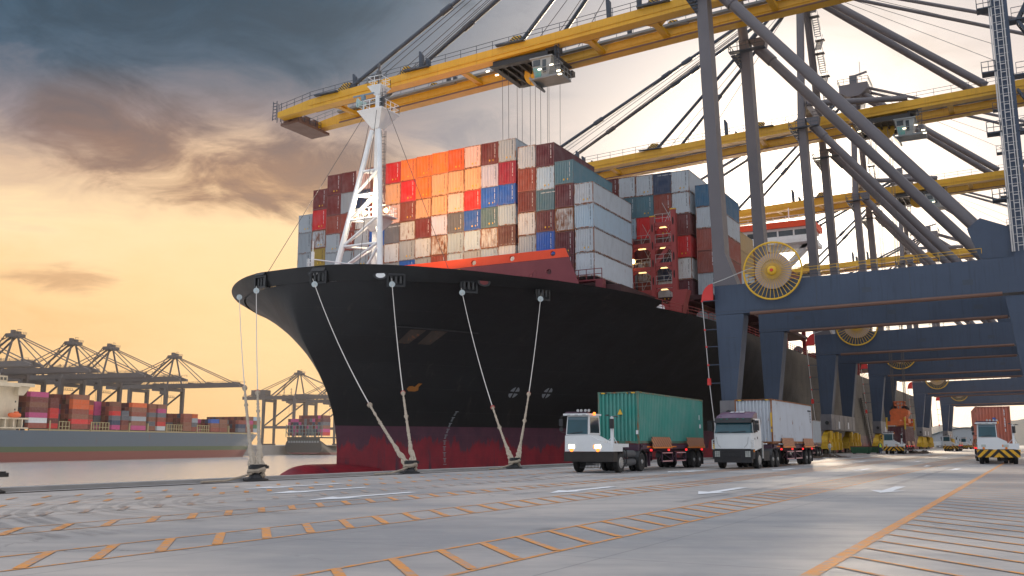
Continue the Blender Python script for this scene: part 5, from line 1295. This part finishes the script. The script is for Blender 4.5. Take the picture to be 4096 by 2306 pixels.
# ------------------------------------------------------------------ bollards, mooring lines, people, small things
M_BOL = pmat("bollard_iron", (.018, .018, .02), .55, var=.35, scale=4)
M_ROPE = pmat("mooring_rope", (.40, .33, .25), .9, var=.45, scale=6, bump=.6)
M_ROPEW = pmat("rope_pale", (.55, .52, .47), .8, var=.3, scale=5)
BY = [18.15, 29.6, 40.6, 51.7, 62.7, 73.7, 84.7, 96, 107, 118, 129, 140, 151, 162]
BL = ["iron bollard cut off at the picture's edge beside the water", "iron bollard wrapped by the two bow lines, nearest to the bulbous bow", "iron bollard under the second pair of mooring lines", "iron bollard under the third pair of mooring lines, before the trucks"]
def bollard():
    t = thing("mooring_bollard", "", "bollard", (0, 0, 0), 0, "bollards along the quay edge")
    b = MB(); b.lathe([(.50, 0), (.50, .07), (.34, .12), (.24, .28), (.22, .42), (.27, .50)], (0, 0, 0), (0, 0, 1), 20); b.build("base", M_BOL, t, smooth=True)
    h = MB(); P = [(.28 * math.cos(R(k * 15)) + (.0), .28 * math.sin(R(k * 15)) + (.32 if math.sin(R(k * 15)) > 0 else -.06)) for k in range(24)]
    h.prism(P, 'z', .49, .61); h.prism([(x * .8, y * .86) for x, y in P], 'z', .61, .655); h.build("horn_head", M_BOL, t)
    return t
bo = bollard(); bo.location = (-28.15, BY[0], 0); bo['label'] = BL[0]
for i, y in enumerate(BY[1:]):
    lab = BL[i + 1] if i < 3 else f"iron bollard {ORD[i + 2]} places along the quay edge from the water side"
    if i == 5: lab = "iron bollard seen between the two loaded trucks"
    dup(bo, (-28.15, y, 0), 0, lab)
LN = [((-69.6, 70.4, 16.9), 1, "outermost bow line from the stem to the first bollard"), ((-67.1, 69.45, 17.1), 1, "bow line hanging straight down to the first bollard"),
      ((-59.5, 68.95, 17.15), 2, "slanting mooring line from below the foremast to the second bollard"), ((-52.5, 72.1, 17.05), 2, "steep mooring line ending at the second bollard"),
      ((-47.9, 77.1, 16.65), 3, "slanting mooring line ending at the third bollard"), ((-42.95, 84.6, 16.65), 3, "steep mooring line nearest to the trucks")]
for i, (a, bi, lab) in enumerate(LN):
    a = Vector(a); e = Vector((-28.1 + (.12 if i % 2 else -.12), BY[bi] + (.05 if i % 2 else -.1), .38)); d = e - a
    if i == 0: a = Vector((-70.8, 70.9, 16.6)); d = e - a
    t = thing("mooring_line", lab, "rope", e, 0, "mooring lines from the bow to the bollards")
    def at(u): return a + d * u - Vector((0, 0, 1.1 * 4 * u * (1 - u))) - e
    n = 40; ts = (.66, .70, .74, .68, .72, .64)[i]
    up = MB(); up.path([at(u * ts / n) for u in range(n + 1)], .036, 6); up.build("thin_rope", M_ROPEW, t)
    rr = random.Random(i); lo = MB(); m = 90
    lo.path([at(ts + (.985 - ts) * u / m) for u in range(m + 1)], [.062 + .03 * (u / m) + rr.uniform(-.022, .022) + (.09 if u < 2 else 0) + (.06 if u == 24 + i * 3 else 0) for u in range(m + 1)], 7); lo.build("chafe_sleeve", M_ROPE, t)
    kn = MB(); p = at(ts); kn.lathe([(.13, -.12), (.17, 0), (.13, .12)], p, d, 8); kn.build("red_whipping", pmat("whipping_red", (.35, .05, .04), .8), t)
    g = MB(); p = at(.045 if i else .02); n_ = (d.normalized() + Vector((.1, -.35, 0))).normalized(); g.lathe([(.06, 0), (.28, .02), (.28, .05), (.06, .05)], p, n_, 24); g.build("rat_guard", pmat("guard_pale_blue", (.55, .62, .62), .4, .2), t)
    w = MB()
    for k in range(4):
        ph = rr.uniform(0, 6); w.path([at(.915 + .085 * q / 12) + Vector((math.cos(ph + q * .8), math.sin(ph + q * .8), 0)) * (.05 + .13 * q / 12) for q in range(13)], [.05 + rr.uniform(0, .03) for q in range(13)], 6)
    c0 = Vector((-28.15, BY[bi], .2)) - e
    w.path([c0 + Vector((.29 * math.cos(R(q * 30)), .29 * math.sin(R(q * 30)), .0 + .02 * q + rr.uniform(-.02, .02))) for q in range(15)], [.07 + rr.uniform(0, .04) for q in range(15)], 7)
    w.build("bollard_wrap", M_ROPE, t)
for bi, lab in ((1, "loose tail of rope lying from the first bollard along the quay edge"), (2, "loose tail of rope lying from the second bollard"), (3, "loose tail of rope lying from the third bollard")):
    y = BY[bi]; o = MB().path([(-28.1, y - .3, .3), (-28.2, y - .9, .17), (-28.3, y - 1.5, .05), (-28.35, y - 2.3, .045), (-28.3, y - 2.8, .045)], .04, 6).build("rope_tail", M_ROPE); tag(o, lab, "rope", "loose rope tails")

M_SKIN, M_SHOE = pmat("skin", (.30, .16, .10), .6), pmat("shoe_dark", (.02, .02, .02), .6)
def person(loc, rz, label, shirt, trousers, hat, vest=None, step=.12, holds=False):
    root = thing("person", label, "person", loc, rz)
    # one continuous body: joints joined by edges, grown by the skin modifier
    J = dict(pel=(0, 0, .95), bel=(0, .0, 1.1), che=(0, -.02, 1.34), nek=(0, .0, 1.50), hed=(0, -.02, 1.60), top=(0, -.02, 1.74), sl=(-.19, 0, 1.42), sr=(.19, 0, 1.42), el=(-.25, .03, 1.14), er=(.26, -.02 if holds else .03, 1.14), wl=(-.26, -.05, .90), wr=(.14 if holds else .27, -.26 if holds else -.05, 1.10 if holds else .90), hl=(-.26, -.08, .80), hr=(.08 if holds else .27, -.32 if holds else -.08, 1.12 if holds else .80),
             hpl=(-.10, 0, .90), hpr=(.10, 0, .90), kl=(-.11, -step * .8, .50), kr=(.11, step * .5, .50), al=(-.11, -step, .09), ar=(.11, step * 1.6, .10), tl=(-.12, -step - .16, .04), tr=(.12, step * 1.6 - .15, .05))
    E_ = [('pel', 'bel'), ('bel', 'che'), ('che', 'nek'), ('nek', 'hed'), ('hed', 'top'), ('che', 'sl'), ('che', 'sr'), ('sl', 'el'), ('sr', 'er'), ('el', 'wl'), ('er', 'wr'), ('wl', 'hl'), ('wr', 'hr'), ('pel', 'hpl'), ('pel', 'hpr'), ('hpl', 'kl'), ('hpr', 'kr'), ('kl', 'al'), ('kr', 'ar'), ('al', 'tl'), ('ar', 'tr')]
    Rr = dict(pel=.15, bel=.14, che=.16, nek=.065, hed=.095, top=.085, sl=.085, sr=.085, el=.055, er=.055, wl=.04, wr=.04, hl=.035, hr=.035, hpl=.10, hpr=.10, kl=.07, kr=.07, al=.05, ar=.05, tl=.045, tr=.045)
    names = list(J); me = bpy.data.meshes.new("body"); me.from_pydata([J[n] for n in names], [(names.index(a), names.index(b)) for a, b in E_], [])
    me.materials.append(shirt); me.materials.append(trousers); me.materials.append(M_SKIN); me.materials.append(M_SHOE)
    o = bpy.data.objects.new("body", me); COL.objects.link(o); o.parent = root
    o.modifiers.new("skin", 'SKIN'); o.modifiers.new("sub", 'SUBSURF').render_levels = 1
    for i, n in enumerate(names): me.skin_vertices[0].data[i].radius = (Rr[n], Rr[n] * .85); me.skin_vertices[0].data[i].use_root = n == 'pel'
    dg = bpy.context.evaluated_depsgraph_get(); ev = o.evaluated_get(dg); m2 = bpy.data.meshes.new_from_object(ev); o.modifiers.clear(); o.data = m2
    for q in (shirt, trousers, M_SKIN, M_SHOE):
        if q.name not in [x.name for x in m2.materials if x]: m2.materials.append(q)
    for p in m2.polygons:
        z, x = p.center.z, abs(p.center.x); hand = (p.center - Vector(J['hl'])).length < .09 or (p.center - Vector(J['hr'])).length < .09
        p.material_index = 2 if z > 1.5 or hand else (3 if z < .12 else (1 if z < 1.0 and x < .21 else 0)); p.use_smooth = True
    h = MB(); h.lathe([(.145, 0), (.14, .03), (.115, .03), (.11, .09), (.07, .14), (.01, .155)], (0, -.02, 1.68), (0, 0, 1), 16); h.build("hard_hat", hat, root, smooth=True)
    if vest:
        v = MB(); rows = [[(rx * math.cos(R(k * 22.5)), -.01 + ry * math.sin(R(k * 22.5)), z) for k in range(16)] for rx, ry, z in ((.175, .15, .98), (.175, .15, 1.15), (.19, .16, 1.32), (.16, .12, 1.46))]
        v.grid(rows, close=True); v.build("safety_vest", vest, root, smooth=True)
    if holds: MB().box(-.05, .12, -.40, -.30, 1.13, 1.15).build("paper", M_MW, root)
    return root
M_HIVIS = emat("hi_vis_yellow", (.55, .75, .05), 0.0); M_ORH = pmat("hat_orange", (.75, .25, .03), .4); M_YH = pmat("hat_yellow", (.75, .60, .05), .4); M_WHH = pmat("hat_white", (.8, .8, .78), .4)
M_SHW, M_TRG, M_BLU = pmat("shirt_white", (.55, .55, .52), .8), pmat("trousers_grey", (.30, .31, .31), .8), pmat("workwear_blue", (.03, .07, .16), .8)
person((-23.2, 126.5, 0), R(60), "person in pale shirt, grey trousers and orange hat, holding papers by the yellow bogies", M_SHW, M_TRG, M_ORH, holds=True)
person((-20.2, 149.2, 0), R(175), "person in a yellow vest and blue trousers standing beside the waiting truck", M_BLU, M_BLU, M_YH, M_HIVIS, .02)
person((-35.8, 121.8, 16.55), R(40), "person in a yellow vest on the black ship's deck behind the rail", M_BLU, M_BLU, M_WHH, M_HIVIS, .02)

M_SKIP = pmat("skip_green", (.03, .12, .06), .6, var=.4, scale=1, rust=.2)
for x, y, lab in ((-23.2, 151.2, "green skip with a red-brown lid, nearer of the two by the bogies"), (-22.9, 159.0, "green skip, farther of the two, beside the maroon container's truck")):
    s = thing("waste_skip", lab, "skip", (x, y, 0), R(-8), "green skips")
    MB().hexa([(-1.2, -.6, .12), (1.2, -.6, .12), (1.2, .6, .12), (-1.2, .6, .12)], [(-1.4, -.75, 1.0), (1.4, -.75, 1.0), (1.4, .75, 1.0), (-1.4, .75, 1.0)]).build("skip_body", M_SKIP, s)
    MB().box(-1.38, 1.38, -.72, .72, 1.0, 1.12).build("load", pmat("scrap_brown", (.16, .06, .05), .8, var=.5, scale=4), s)
    MB().box(-1.1, -.9, -.5, .5, 0, .12).box(.9, 1.1, -.5, .5, 0, .12).build("skid", M_BLK, s)
M_HEAP = pmat("dunnage_brown", (.14, .10, .075), .9, var=.6, scale=5)
for i, (x, y, s, lab) in enumerate(((-20.3, 111.5, 1.5, "heap of brown dunnage on the quay between bogies and trucks"), (-20.9, 103.0, .9, "low brown heap behind the white truck's trailer wheels"), (-16.2, 158.0, 1.1, "brown heap beside the maroon container's trailer"), (-16.4, 170, .9, "small brown heap beyond the waiting truck"))):
    rr = random.Random(40 + i); h = MB()
    for k in range(60):
        a, d = rr.uniform(0, 6.28), s * math.sqrt(rr.random()); z = max(.03, .38 * (1 - d / s) * rr.uniform(.4, 1.2)); c = Vector((d * math.cos(a) * 1.3, d * math.sin(a) * .8, z)); u = Vector((rr.uniform(-1, 1), rr.uniform(-1, 1), rr.uniform(-.25, .25))).normalized() * rr.uniform(.15, .4)
        if c.z - abs(u.z) < .02: u.z = 0
        h.beam(c - u, c + u, rr.uniform(.06, .16), rr.uniform(.05, .12))
    o = h.build("dunnage_heap", M_HEAP, loc=(x, y, 0)); tag(o, lab, "heap", "brown heaps on the quay")
o = MB().face([(-.3, -.1, .02), (.25, -.16, .05), (.35, .08, .02), (-.1, .16, .09)]).face([(.35, .08, .02), (.7, .0, .06), (.55, .2, .02)]).build("paper_scrap", M_MW, loc=(-6.4, 68.5, .004), fix=False); tag(o, "scrap of white paper lying on the lane by the orange line", "litter")
for k in range(6):
    b = thing("crash_barrier", f"white-faced concrete barrier near the warehouse, {ORD[k + 1]} of a short row", "barrier", (-27 + k * 2.3, 330, 0), 0, "barriers before the warehouse")
    MB().prism([(-.35, 0), (.35, 0), (.2, .3), (.14, .95), (-.14, .95), (-.2, .3)], 'x', -1.05, 1.05).build("block", M_KERB, b); MB().lathe([(.22, 0), (.22, .02)], (0, -.17, .62), (0, -1, 0), 12).build("disc_mark", M_MW, b)
# ------------------------------------------------------------------ the berth across the basin
FR = R(101.04); FO = Vector((-465.74, 393.62, 0)); FS = Vector((math.cos(FR), math.sin(FR), 0)); FN = Vector((-math.sin(FR), math.cos(FR), 0))
def FP(x, w, z): return FO + FS * x + FN * w + Vector((0, 0, z))
def bandmat(name, bands, top):
    m = bpy.data.materials.new(name); m.use_nodes = True; nt = m.node_tree; p = nt.nodes['Principled BSDF']
    v = out(node(nt, 'TexCoord'), 3); z = out(node(nt, 'SeparateXYZ', {0: v}), 2); c = None
    n = noise(nt, out(node(nt, 'Mapping', {0: v, 3: (.25, .25, .05)})), 1.0, 6, .7)
    for zt, col in bands:
        c = mix(nt, (z + n * .5).step(zt + .2, zt + .3), c, col) if c else mix(nt, 0.0, col, col)
    c = mix(nt, n.step(.58, .75) * .5, c, top)
    nt.links.new(c.s, p.inputs['Base Color']); p.inputs['Roughness'].default_value = .55
    return m
M_FH = bandmat("blue_hull_paint", [(-9, (.17, .04, .035)), (-2.7, (.05, .085, .04)), (.0, (.065, .10, .135))], (.14, .06, .035))
M_FH2 = bandmat("dark_hull_paint", [(-9, (.16, .05, .05)), (-5.6, (.035, .035, .035))], (.05, .045, .04))
M_CREAM = pmat("cream_paint", (.68, .58, .42), .55, var=.25, scale=.15, streak=.3)
M_FARC = pmat("far_crane_grey", (.115, .10, .095), .6, var=.15, scale=.1)
M_LASH = pmat("lashing_buff", (.34, .27, .14), .6)
M_LIFE = pmat("lifeboat_orange", (.75, .12, .02), .45)
fs = thing("container_ship", "blue-hulled container ship with a cream house across the basin", "ship", FO, FR)
hm = MB()
for sg in (0, 1):
    rows = []
    for z in (-9, -7.5, -5, -2.5, 0, 2.5, 5, 8.2):
        row = []; xb = 127 + max(0, z + 7.5) ** 1.25 * .44
        for x in [-190, -100, -20, 40, 70, 85, 95, 105, 112, 118, 122, 126, 129, 132, 135, 138, 141, 144]:
            x = min(x, xb); t = max(0, (x - (78 + z * 1.0)) / (xb - (78 + z * 1.0))); h = 18.5 * math.sqrt(max(0, 1 - t ** (2.0 + (z + 8) * .09)))
            row.append((x, 18.5 + (h if sg else -h), z))
        rows.append(row)
    hm.grid(rows)
hm.grid([[(x, 18.5 - 18.5 * math.sqrt(max(0, 1 - max(0, (x - 86) / 53) ** 2.5)), 8.0) for x in (-190, 86, 100, 112, 122, 130, 136, 139)], [(x, 18.5 + 18.5 * math.sqrt(max(0, 1 - max(0, (x - 86) / 53) ** 2.5)), 8.0) for x in (-190, 86, 100, 112, 122, 130, 136, 139)]])
hm.build("hull", M_FH, fs, smooth=True, weld=True)
bk = MB(); bk.prism([(118, 8.2), (128, 8.2), (141.5, 10.8), (136, 10.6)], 'y', 14, 23); bk.build("forecastle", M_FH, fs)
an = MB(); an.lathe([(.2, -2), (1.2, -1.2), (1.4, .3), (.4, 1.6)], (136.5, 14.5, 5.2), (.4, -.5, -1), 10); an.build("anchor", pmat("anchor_dark", (.05, .06, .08), .6), fs)
hs_ = MB(); hs_.box(-112, -91.5, 3, 34, 8.0, 29.5); hs_.box(-118, -96, -2.5, 39, 29.5, 31.5); hs_.box(-96, -87.2, -2.5, 39, 30.0, 31.6); hs_.prism([(-95, 29.9), (-87.4, 29.9), (-91.5, 25.6), (-95, 25.6)], 'y', 0, 6); hs_.box(-114, -97.5, 5, 32, 31.5, 35.2)
for k in range(4): hs_.box(-107 + k * 5.3, -106.3 + k * 5.3, .2, 2.9, 9, 14)
hs_.box(-112, -86.7, .1, 3, 13.6, 14.4); hs_.box(-112, -86.7, .1, .3, 9.0, 9.6)
ho = hs_.build("deckhouse", M_CREAM, fs)
wn = MB(); 
for k in range(7): wn.box(-113.6 + k * 2.3, -112 + k * 2.3, 4.94, 4.99, 33.0, 34.4)
for z in (18, 22, 26): wn.box(-93.8, -93.0, 2.95, 2.99, z, z + .9)
wn.build("bridge_window", M_GLASS, ho); MB().lathe([(.9, 0), (1.1, .8), (.6, 1.8), (.05, 2.1)], (-101, 8, 35.2), (0, 0, 1), 12).build("radome", M_SHIPW, ho)
MB().tube((-103, 10, 35), (-103, 10, 42), .25, 6).tube((-105, 10, 39), (-101, 10, 39), .15, 5).build("signal_mast", M_CREAM, ho)
lb = MB(); lb.lathe([(.1, 0), (.9, .6), (1.25, 2), (1.3, 5.5), (1.0, 7.2), (.1, 7.9)], (-100.5, -.3, 15.6), (1, 0, 0), 14); lb.box(-96.5, -94.5, -.8, .2, 16.6, 17.4); lb.build("lifeboat", M_LIFE, fs, smooth=True)
lf = MB()
for x in (14, 0): pass
for x0, x1 in ((-66, -58), (-43, -28), (-22, -20), (22, 38), (53, 66)):
    for k in range(int((x1 - x0) / 2.4) + 1): lf.box(x0 + k * 2.4, x0 + k * 2.4 + .5, .3, .8, 8.1, 13.2)
    for z in (10.4, 13): lf.box(x0, x1, .35, .75, z, z + .35)
for x in (-73, -43, -12, 4, 21.6, 52, 87): lf.box(x, x + .9, -.1, 1.2, 8.1, 13.5)
lf.box(-86, 118, .2, 1.0, 8.05, 9.0); lf.build("lashing_frame", M_LASH, fs)
ds = [(-87.0, 12.2, 'magenta darkred brown darkred magenta white brick'), (-73.2, 6.06, 'darkred darkred red red darkred red'), (-57.4, 12.2, 'brown deep deep brick brown red brick'), (-45.0, 3.2, 'brick deep red brick red darkred'),
      (-26.6, 6.9, 'brown brick red dark navy magenta'), (-18.7, 6.06, 'dark dark darkred brick'), (-10.3, 12.8, 'deep brown brick grey brown magenta'), (4.8, 6.2, 'brown brick dark brown dark brown'), (12.8, 7.8, 'brown magenta dark brick red white'),
      (38.0, 8.4, 'brick brick brown brown'), (46.8, 5.8, 'deep grey dark brick'), (67.2, 8.8, 'blue brown brick'), (76.6, 8.8, 'brown brown brick'), (98.6, 8.8, 'brick navy dark'), (108, 8.6, 'brown magenta brick brown'), (117.3, 8.8, 'paleblue brown green grey')]
inner = {}
for si, (x0, L, cols) in enumerate(ds):
    cols = cols.split(); n = len(cols); h = (17.6 / 6.65) if n > 4 else 2.75
    for t, cname in enumerate(cols):
        z = 9.4 + (n - 1 - t) * h
        o = container('hc', cname, .2, FP(x0, 1.3, z), f"{CNAME[cname]} container on blue-hulled ship, stack {ORD[si + 1]} from its house, tier {ORD[n - t]} from deck", "containers on the blue-hulled ship", None, FR - math.pi / 2, (1, L / CL, h / HC))
        for r_ in range(1, 13):
            if random.random() < .04: continue
            inner.setdefault(random.choice(['darkred', 'maroon', 'maroon', 'brick', 'brick', 'navy', 'brown', 'brown', 'darkred']), []).append((x0 + random.uniform(-.1, .1), L, 1.35 + r_ * 2.52, z, h))
    if si in (0, 2, 4, 6, 7, 9, 11, 13) :
        for t in range(n):
            for r_ in range(3, 13): inner.setdefault(random.choice(['darkred', 'maroon', 'brick', 'magenta', 'navy', 'dark']), []).append((x0 - 5.6, 5.2, 1.35 + r_ * 2.52, 9.4 + t * h, h))
def innermesh(inner, name, label, group):
    mb = MB(); ms = []
    for i, (c, L_) in enumerate(inner.items()):
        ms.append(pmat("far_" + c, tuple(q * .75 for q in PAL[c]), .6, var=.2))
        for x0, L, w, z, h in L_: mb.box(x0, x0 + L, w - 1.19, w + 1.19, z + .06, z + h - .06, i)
    o = mb.build(name, ms, None, FO, FR); o['kind'] = 'stuff'; tag(o, label, "containers", group)
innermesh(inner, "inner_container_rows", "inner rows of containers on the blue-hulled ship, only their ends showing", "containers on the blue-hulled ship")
# dark ship lying stern on, right of it
ss = thing("container_ship", "dark ship lying stern on beyond the blue-hulled ship's bow", "ship", FP(217, 0, 0), FR)
hm = MB(); rows = []
for x, dz, dw in ((0, 0, 0), (6, -1, 0), (20, -3.5, -.3), (180, -3.5, -.3)):
    rows.append([(x, 17 + (16.8 + dw * 0) * math.copysign(min(1, abs(math.cos(a)) ** .35), math.cos(a)), max(-9, -1.5 + dz * 2 + (-4.2) * 0 + (7.9 - dz * 0) * math.sin(a) if math.sin(a) > 0 else -1.5 + dz + 5.2 * math.sin(a))) for a in [R(k * 12) for k in range(30)]])
hm.grid(rows, close=True); hm.face(rows[0]); hm.build("hull", M_FH2, ss, smooth=True)
MB().box(2, 180, .3, 33.7, 6.2, 6.9).box(-.2, 0, 2, 32, 4.2, 6.3).build("aft_deck", M_FH2, ss)
MB().prism([(2, -9), (7, -9), (8, -4.4), (3, -4.4)], 'y', 15.5, 18.5).build("rudder", pmat("rudder_red", (.35, .07, .05), .6), ss)
op = MB()
for k in range(12): op.box(-.26, -.2, 3.0 + k * 2.4, 4.6 + k * 2.4, 2.2, 3.8)
op.build("mooring_opening", M_GREYM, ss)
lf = MB()
for w in range(12): lf.box(.5, 1.0, .6 + w * 3, 1.0 + w * 3, 6.9, 17.0)
for z in (10, 13, 16): lf.box(.45, 1.1, .5, 34, z, z + .4)
for w in range(0, 11, 2): lf.beam((.4, 1 + w * 3, 7), (.4, 4 + w * 3, 13), .3, .25)
lf.build("lashing_frame", pmat("lashing_teal", (.16, .20, .19), .6), ss)
inner2 = {}
for t in range(6):
    for r_ in range(13):
        if t == 5 and r_ > 8: continue
        if r_ == 0 and t < 5: continue
        inner2.setdefault(random.choice(['maroon', 'darkred', 'magenta', 'navy', 'brick', 'maroon', 'magenta', 'dark']), []).append((219.5, 12, 2.2 + r_ * 2.5, 8.0 + t * 2.75, 2.75))
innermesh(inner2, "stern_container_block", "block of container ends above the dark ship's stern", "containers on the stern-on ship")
for t, c in enumerate(('red', 'magenta', 'brown', 'dark', 'maroon')): container('hc', c, .2, FP(219.5, 2.1, 8.0 + t * 2.75), f"{CNAME[c]} container at the near side of the dark stern-on ship, tier {ORD[t + 1]} from deck", "containers on the stern-on ship", None, FR - math.pi / 2)
# far quay and its cranes
MB().box(-260, 700, 39.5, 500, -9, 0).build("far_quay", pmat("far_quay_concrete", (.28, .26, .24), .8), None, FO, FR)['kind'] = 'structure'
def far_crane():
    c = thing("gantry_crane", "", "crane", (0, 0, 0), FR, "grey gantry cranes across the basin")
    for y in (0, 30):
        for x in (-9, 9):
            s = -1 if x < 0 else 1
            MB().hexa([(x - .8, y - .8, 1.5), (x + .8, y - .8, 1.5), (x + .8, y + .8, 1.5), (x - .8, y + .8, 1.5)], [(x - 1.1, y - 1.2, 40), (x + 1.1, y - 1.2, 40), (x + 1.1, y + 1.2, 40), (x - 1.1, y + 1.2, 40)]).build("portal_leg", M_FARC, c)
        MB().box(-7.9, 7.9, y - .8, y + .8, 37.5, 39.6).build("cross_beam", M_FARC, c)
        MB().box(-11, 11, y - .9, y + .9, .1, 1.5).build("sill_beam", M_FARC, c)
    for x in (-9, 9):
        MB().beam((x, .9, 15.5), (x, 29.1, 15.5), 1.4, 2.0).build("portal_beam", M_FARC, c)
        MB().tube((x, 28.5, 17), (x, 1.6, 36), .65, 8).build("diagonal_brace", M_FARC, c)
    for x in (-3.4, 3.4):
        MB().prism([(-55, 39.8), (55, 39.8), (55, 42.6), (-50, 42.6), (-55, 41)], 'x', x - .75, x + .75).build("boom_girder", M_FARC, c)
        MB().tube((x * 2.5, 0, 40), (x * .5, 1, 61), .62, 8).build("mast_post", M_FARC, c)
        MB().tube((x, 27, 42.5), (x * .5, 2.5, 61), .6, 8).build("mast_post", M_FARC, c)
        for y in (-47, -24): MB().tube((x, y, 42.6), (x * .5, .5, 62), .3, 5).build("fore_stay", M_FARC, c)
        MB().tube((x, 50, 42.6), (x * .5, 2, 62), .3, 5).build("back_stay", M_FARC, c)
    ah = MB(); ah.box(-4.4, 4.4, -1.6, 4, 60.5, 62.6); ah.box(-3, -1, 0, 2, 62.6, 64.6); ah.box(1, 2.6, 0, 2, 62.6, 64.2); ah.beam((0, 0, 65.2), (2.6, 0, 65.2), .2, .25); ah.tube((0, 0, 62), (0, 0, 65.3), .12, 4); ah.rail((-5, -1.6, 62.6), (5, -1.6, 62.6), 1.2, 1.2, .09); ah.build("apex_head", M_FARC, c)
    rl = MB()
    for x in (-4.3, 4.3): rl.rail((x, -54, 42.6), (x, 54, 42.6), 1.2, 4, .09)
    for y in (-50, -30, -15, 8, 14): rl.box(-4.4, 4.4, y, y + .9, 42, 43.2)
    for y in (6, 13): rl.tube((-5, y, 42), (-5, y, 49), .15, 4); rl.tube((-4, y, 42), (-4, y, 49), .15, 4); rl.box(-5.4, -3.6, y - .6, y + .6, 48, 48.2); rl.box(-5.4, -3.6, y - .6, y + .6, 45, 45.2)
    rl.build("boom_walkway", M_FARC, c)
    MB().box(-4.5, 4.5, 32, 46, 43, 48).build("machinery_house", M_FARC, c)
    st = MB()
    for k in range(7): st.box(-6.2, -4.6, 17 - k * 2.2, 18.6 - k * 2.2, 44 + k * 2.6, 44.2 + k * 2.6); st.beam((-5.4, 18 - k * 2.2, 44 + k * 2.6), (-5.4, 15.8 - k * 2.2, 46.6 + k * 2.6), .6, .3)
    st.build("mast_stairs", M_FARC, c)
    tb = MB(); tb.box(-5, 5, 8, 15, 38, 39.6); tb.box(-5.5, -3, 5, 8, 35.6, 38.4); tb.rail((-6, 3, 33.5), (4, 3, 33.5), 1.2, 2, .09); tb.box(-6, 4, 2, 3, 33.2, 33.5); tb.build("trolley", M_FARC, c)
    hr = MB()
    for x in (-2, 2): hr.tube((x, 9, 38), (x, 9, 24), .1, 4)
    hr.build("hoist_rope", M_WIRE, c)
    return c
fc = far_crane(); fc.location = FP(-54.3, 45, 0); fc['label'] = "far grey gantry crane above the cream deckhouse, first of the four"
for x, lb_ in ((-10.1, "far grey gantry crane second from the cream deckhouse"), (22.5, "far grey gantry crane third from the cream deckhouse, apex close to the second's"), (86.5, "far grey gantry crane whose boom tip ends behind the bow lines"), (257, "far grey gantry crane standing alone just left of the black bow"), (-95, "far grey gantry crane behind the cream house, its back stays at the picture's edge"), (330, "far grey gantry crane hidden behind the black hull")):
    dup(fc, FP(x, 45, 0), FR, lb_)
# things on the far quay between the two ships
rt = thing("yard_crane", "red rubber-tyred yard crane between the two far ships", "crane", FP(190, 70, 0), FR)
for x in (-9, 9):
    for y in (-2, 2): MB().box(x - .6, x + .6, y - .6, y + .6, 0, 20).build("leg", pmat("yard_crane_red", (.42, .08, .05), .6), rt)
MB().box(-9, 9, -2.6, 2.6, 20, 22).build("top_beam", MATS["yard_crane_red"], rt)
# haze over the whole place
hz = bpy.data.materials.new("haze"); hz.use_nodes = True; nt = hz.node_tree; nt.nodes.clear()
pv = node(nt, 'VolumePrincipled', {'Color': (.98, .90, .80, 1), 'Density': .00006, 'Anisotropy': .45})
nt.links.new(pv.outputs[0], node(nt, 'OutputMaterial').inputs['Volume'])
ho_ = MB().box(-1500, 1100, -500, 3200, -30, 160).build("haze", hz); ho_['kind'] = 'stuff'; tag(ho_, "thin warm haze over the harbour", "haze")
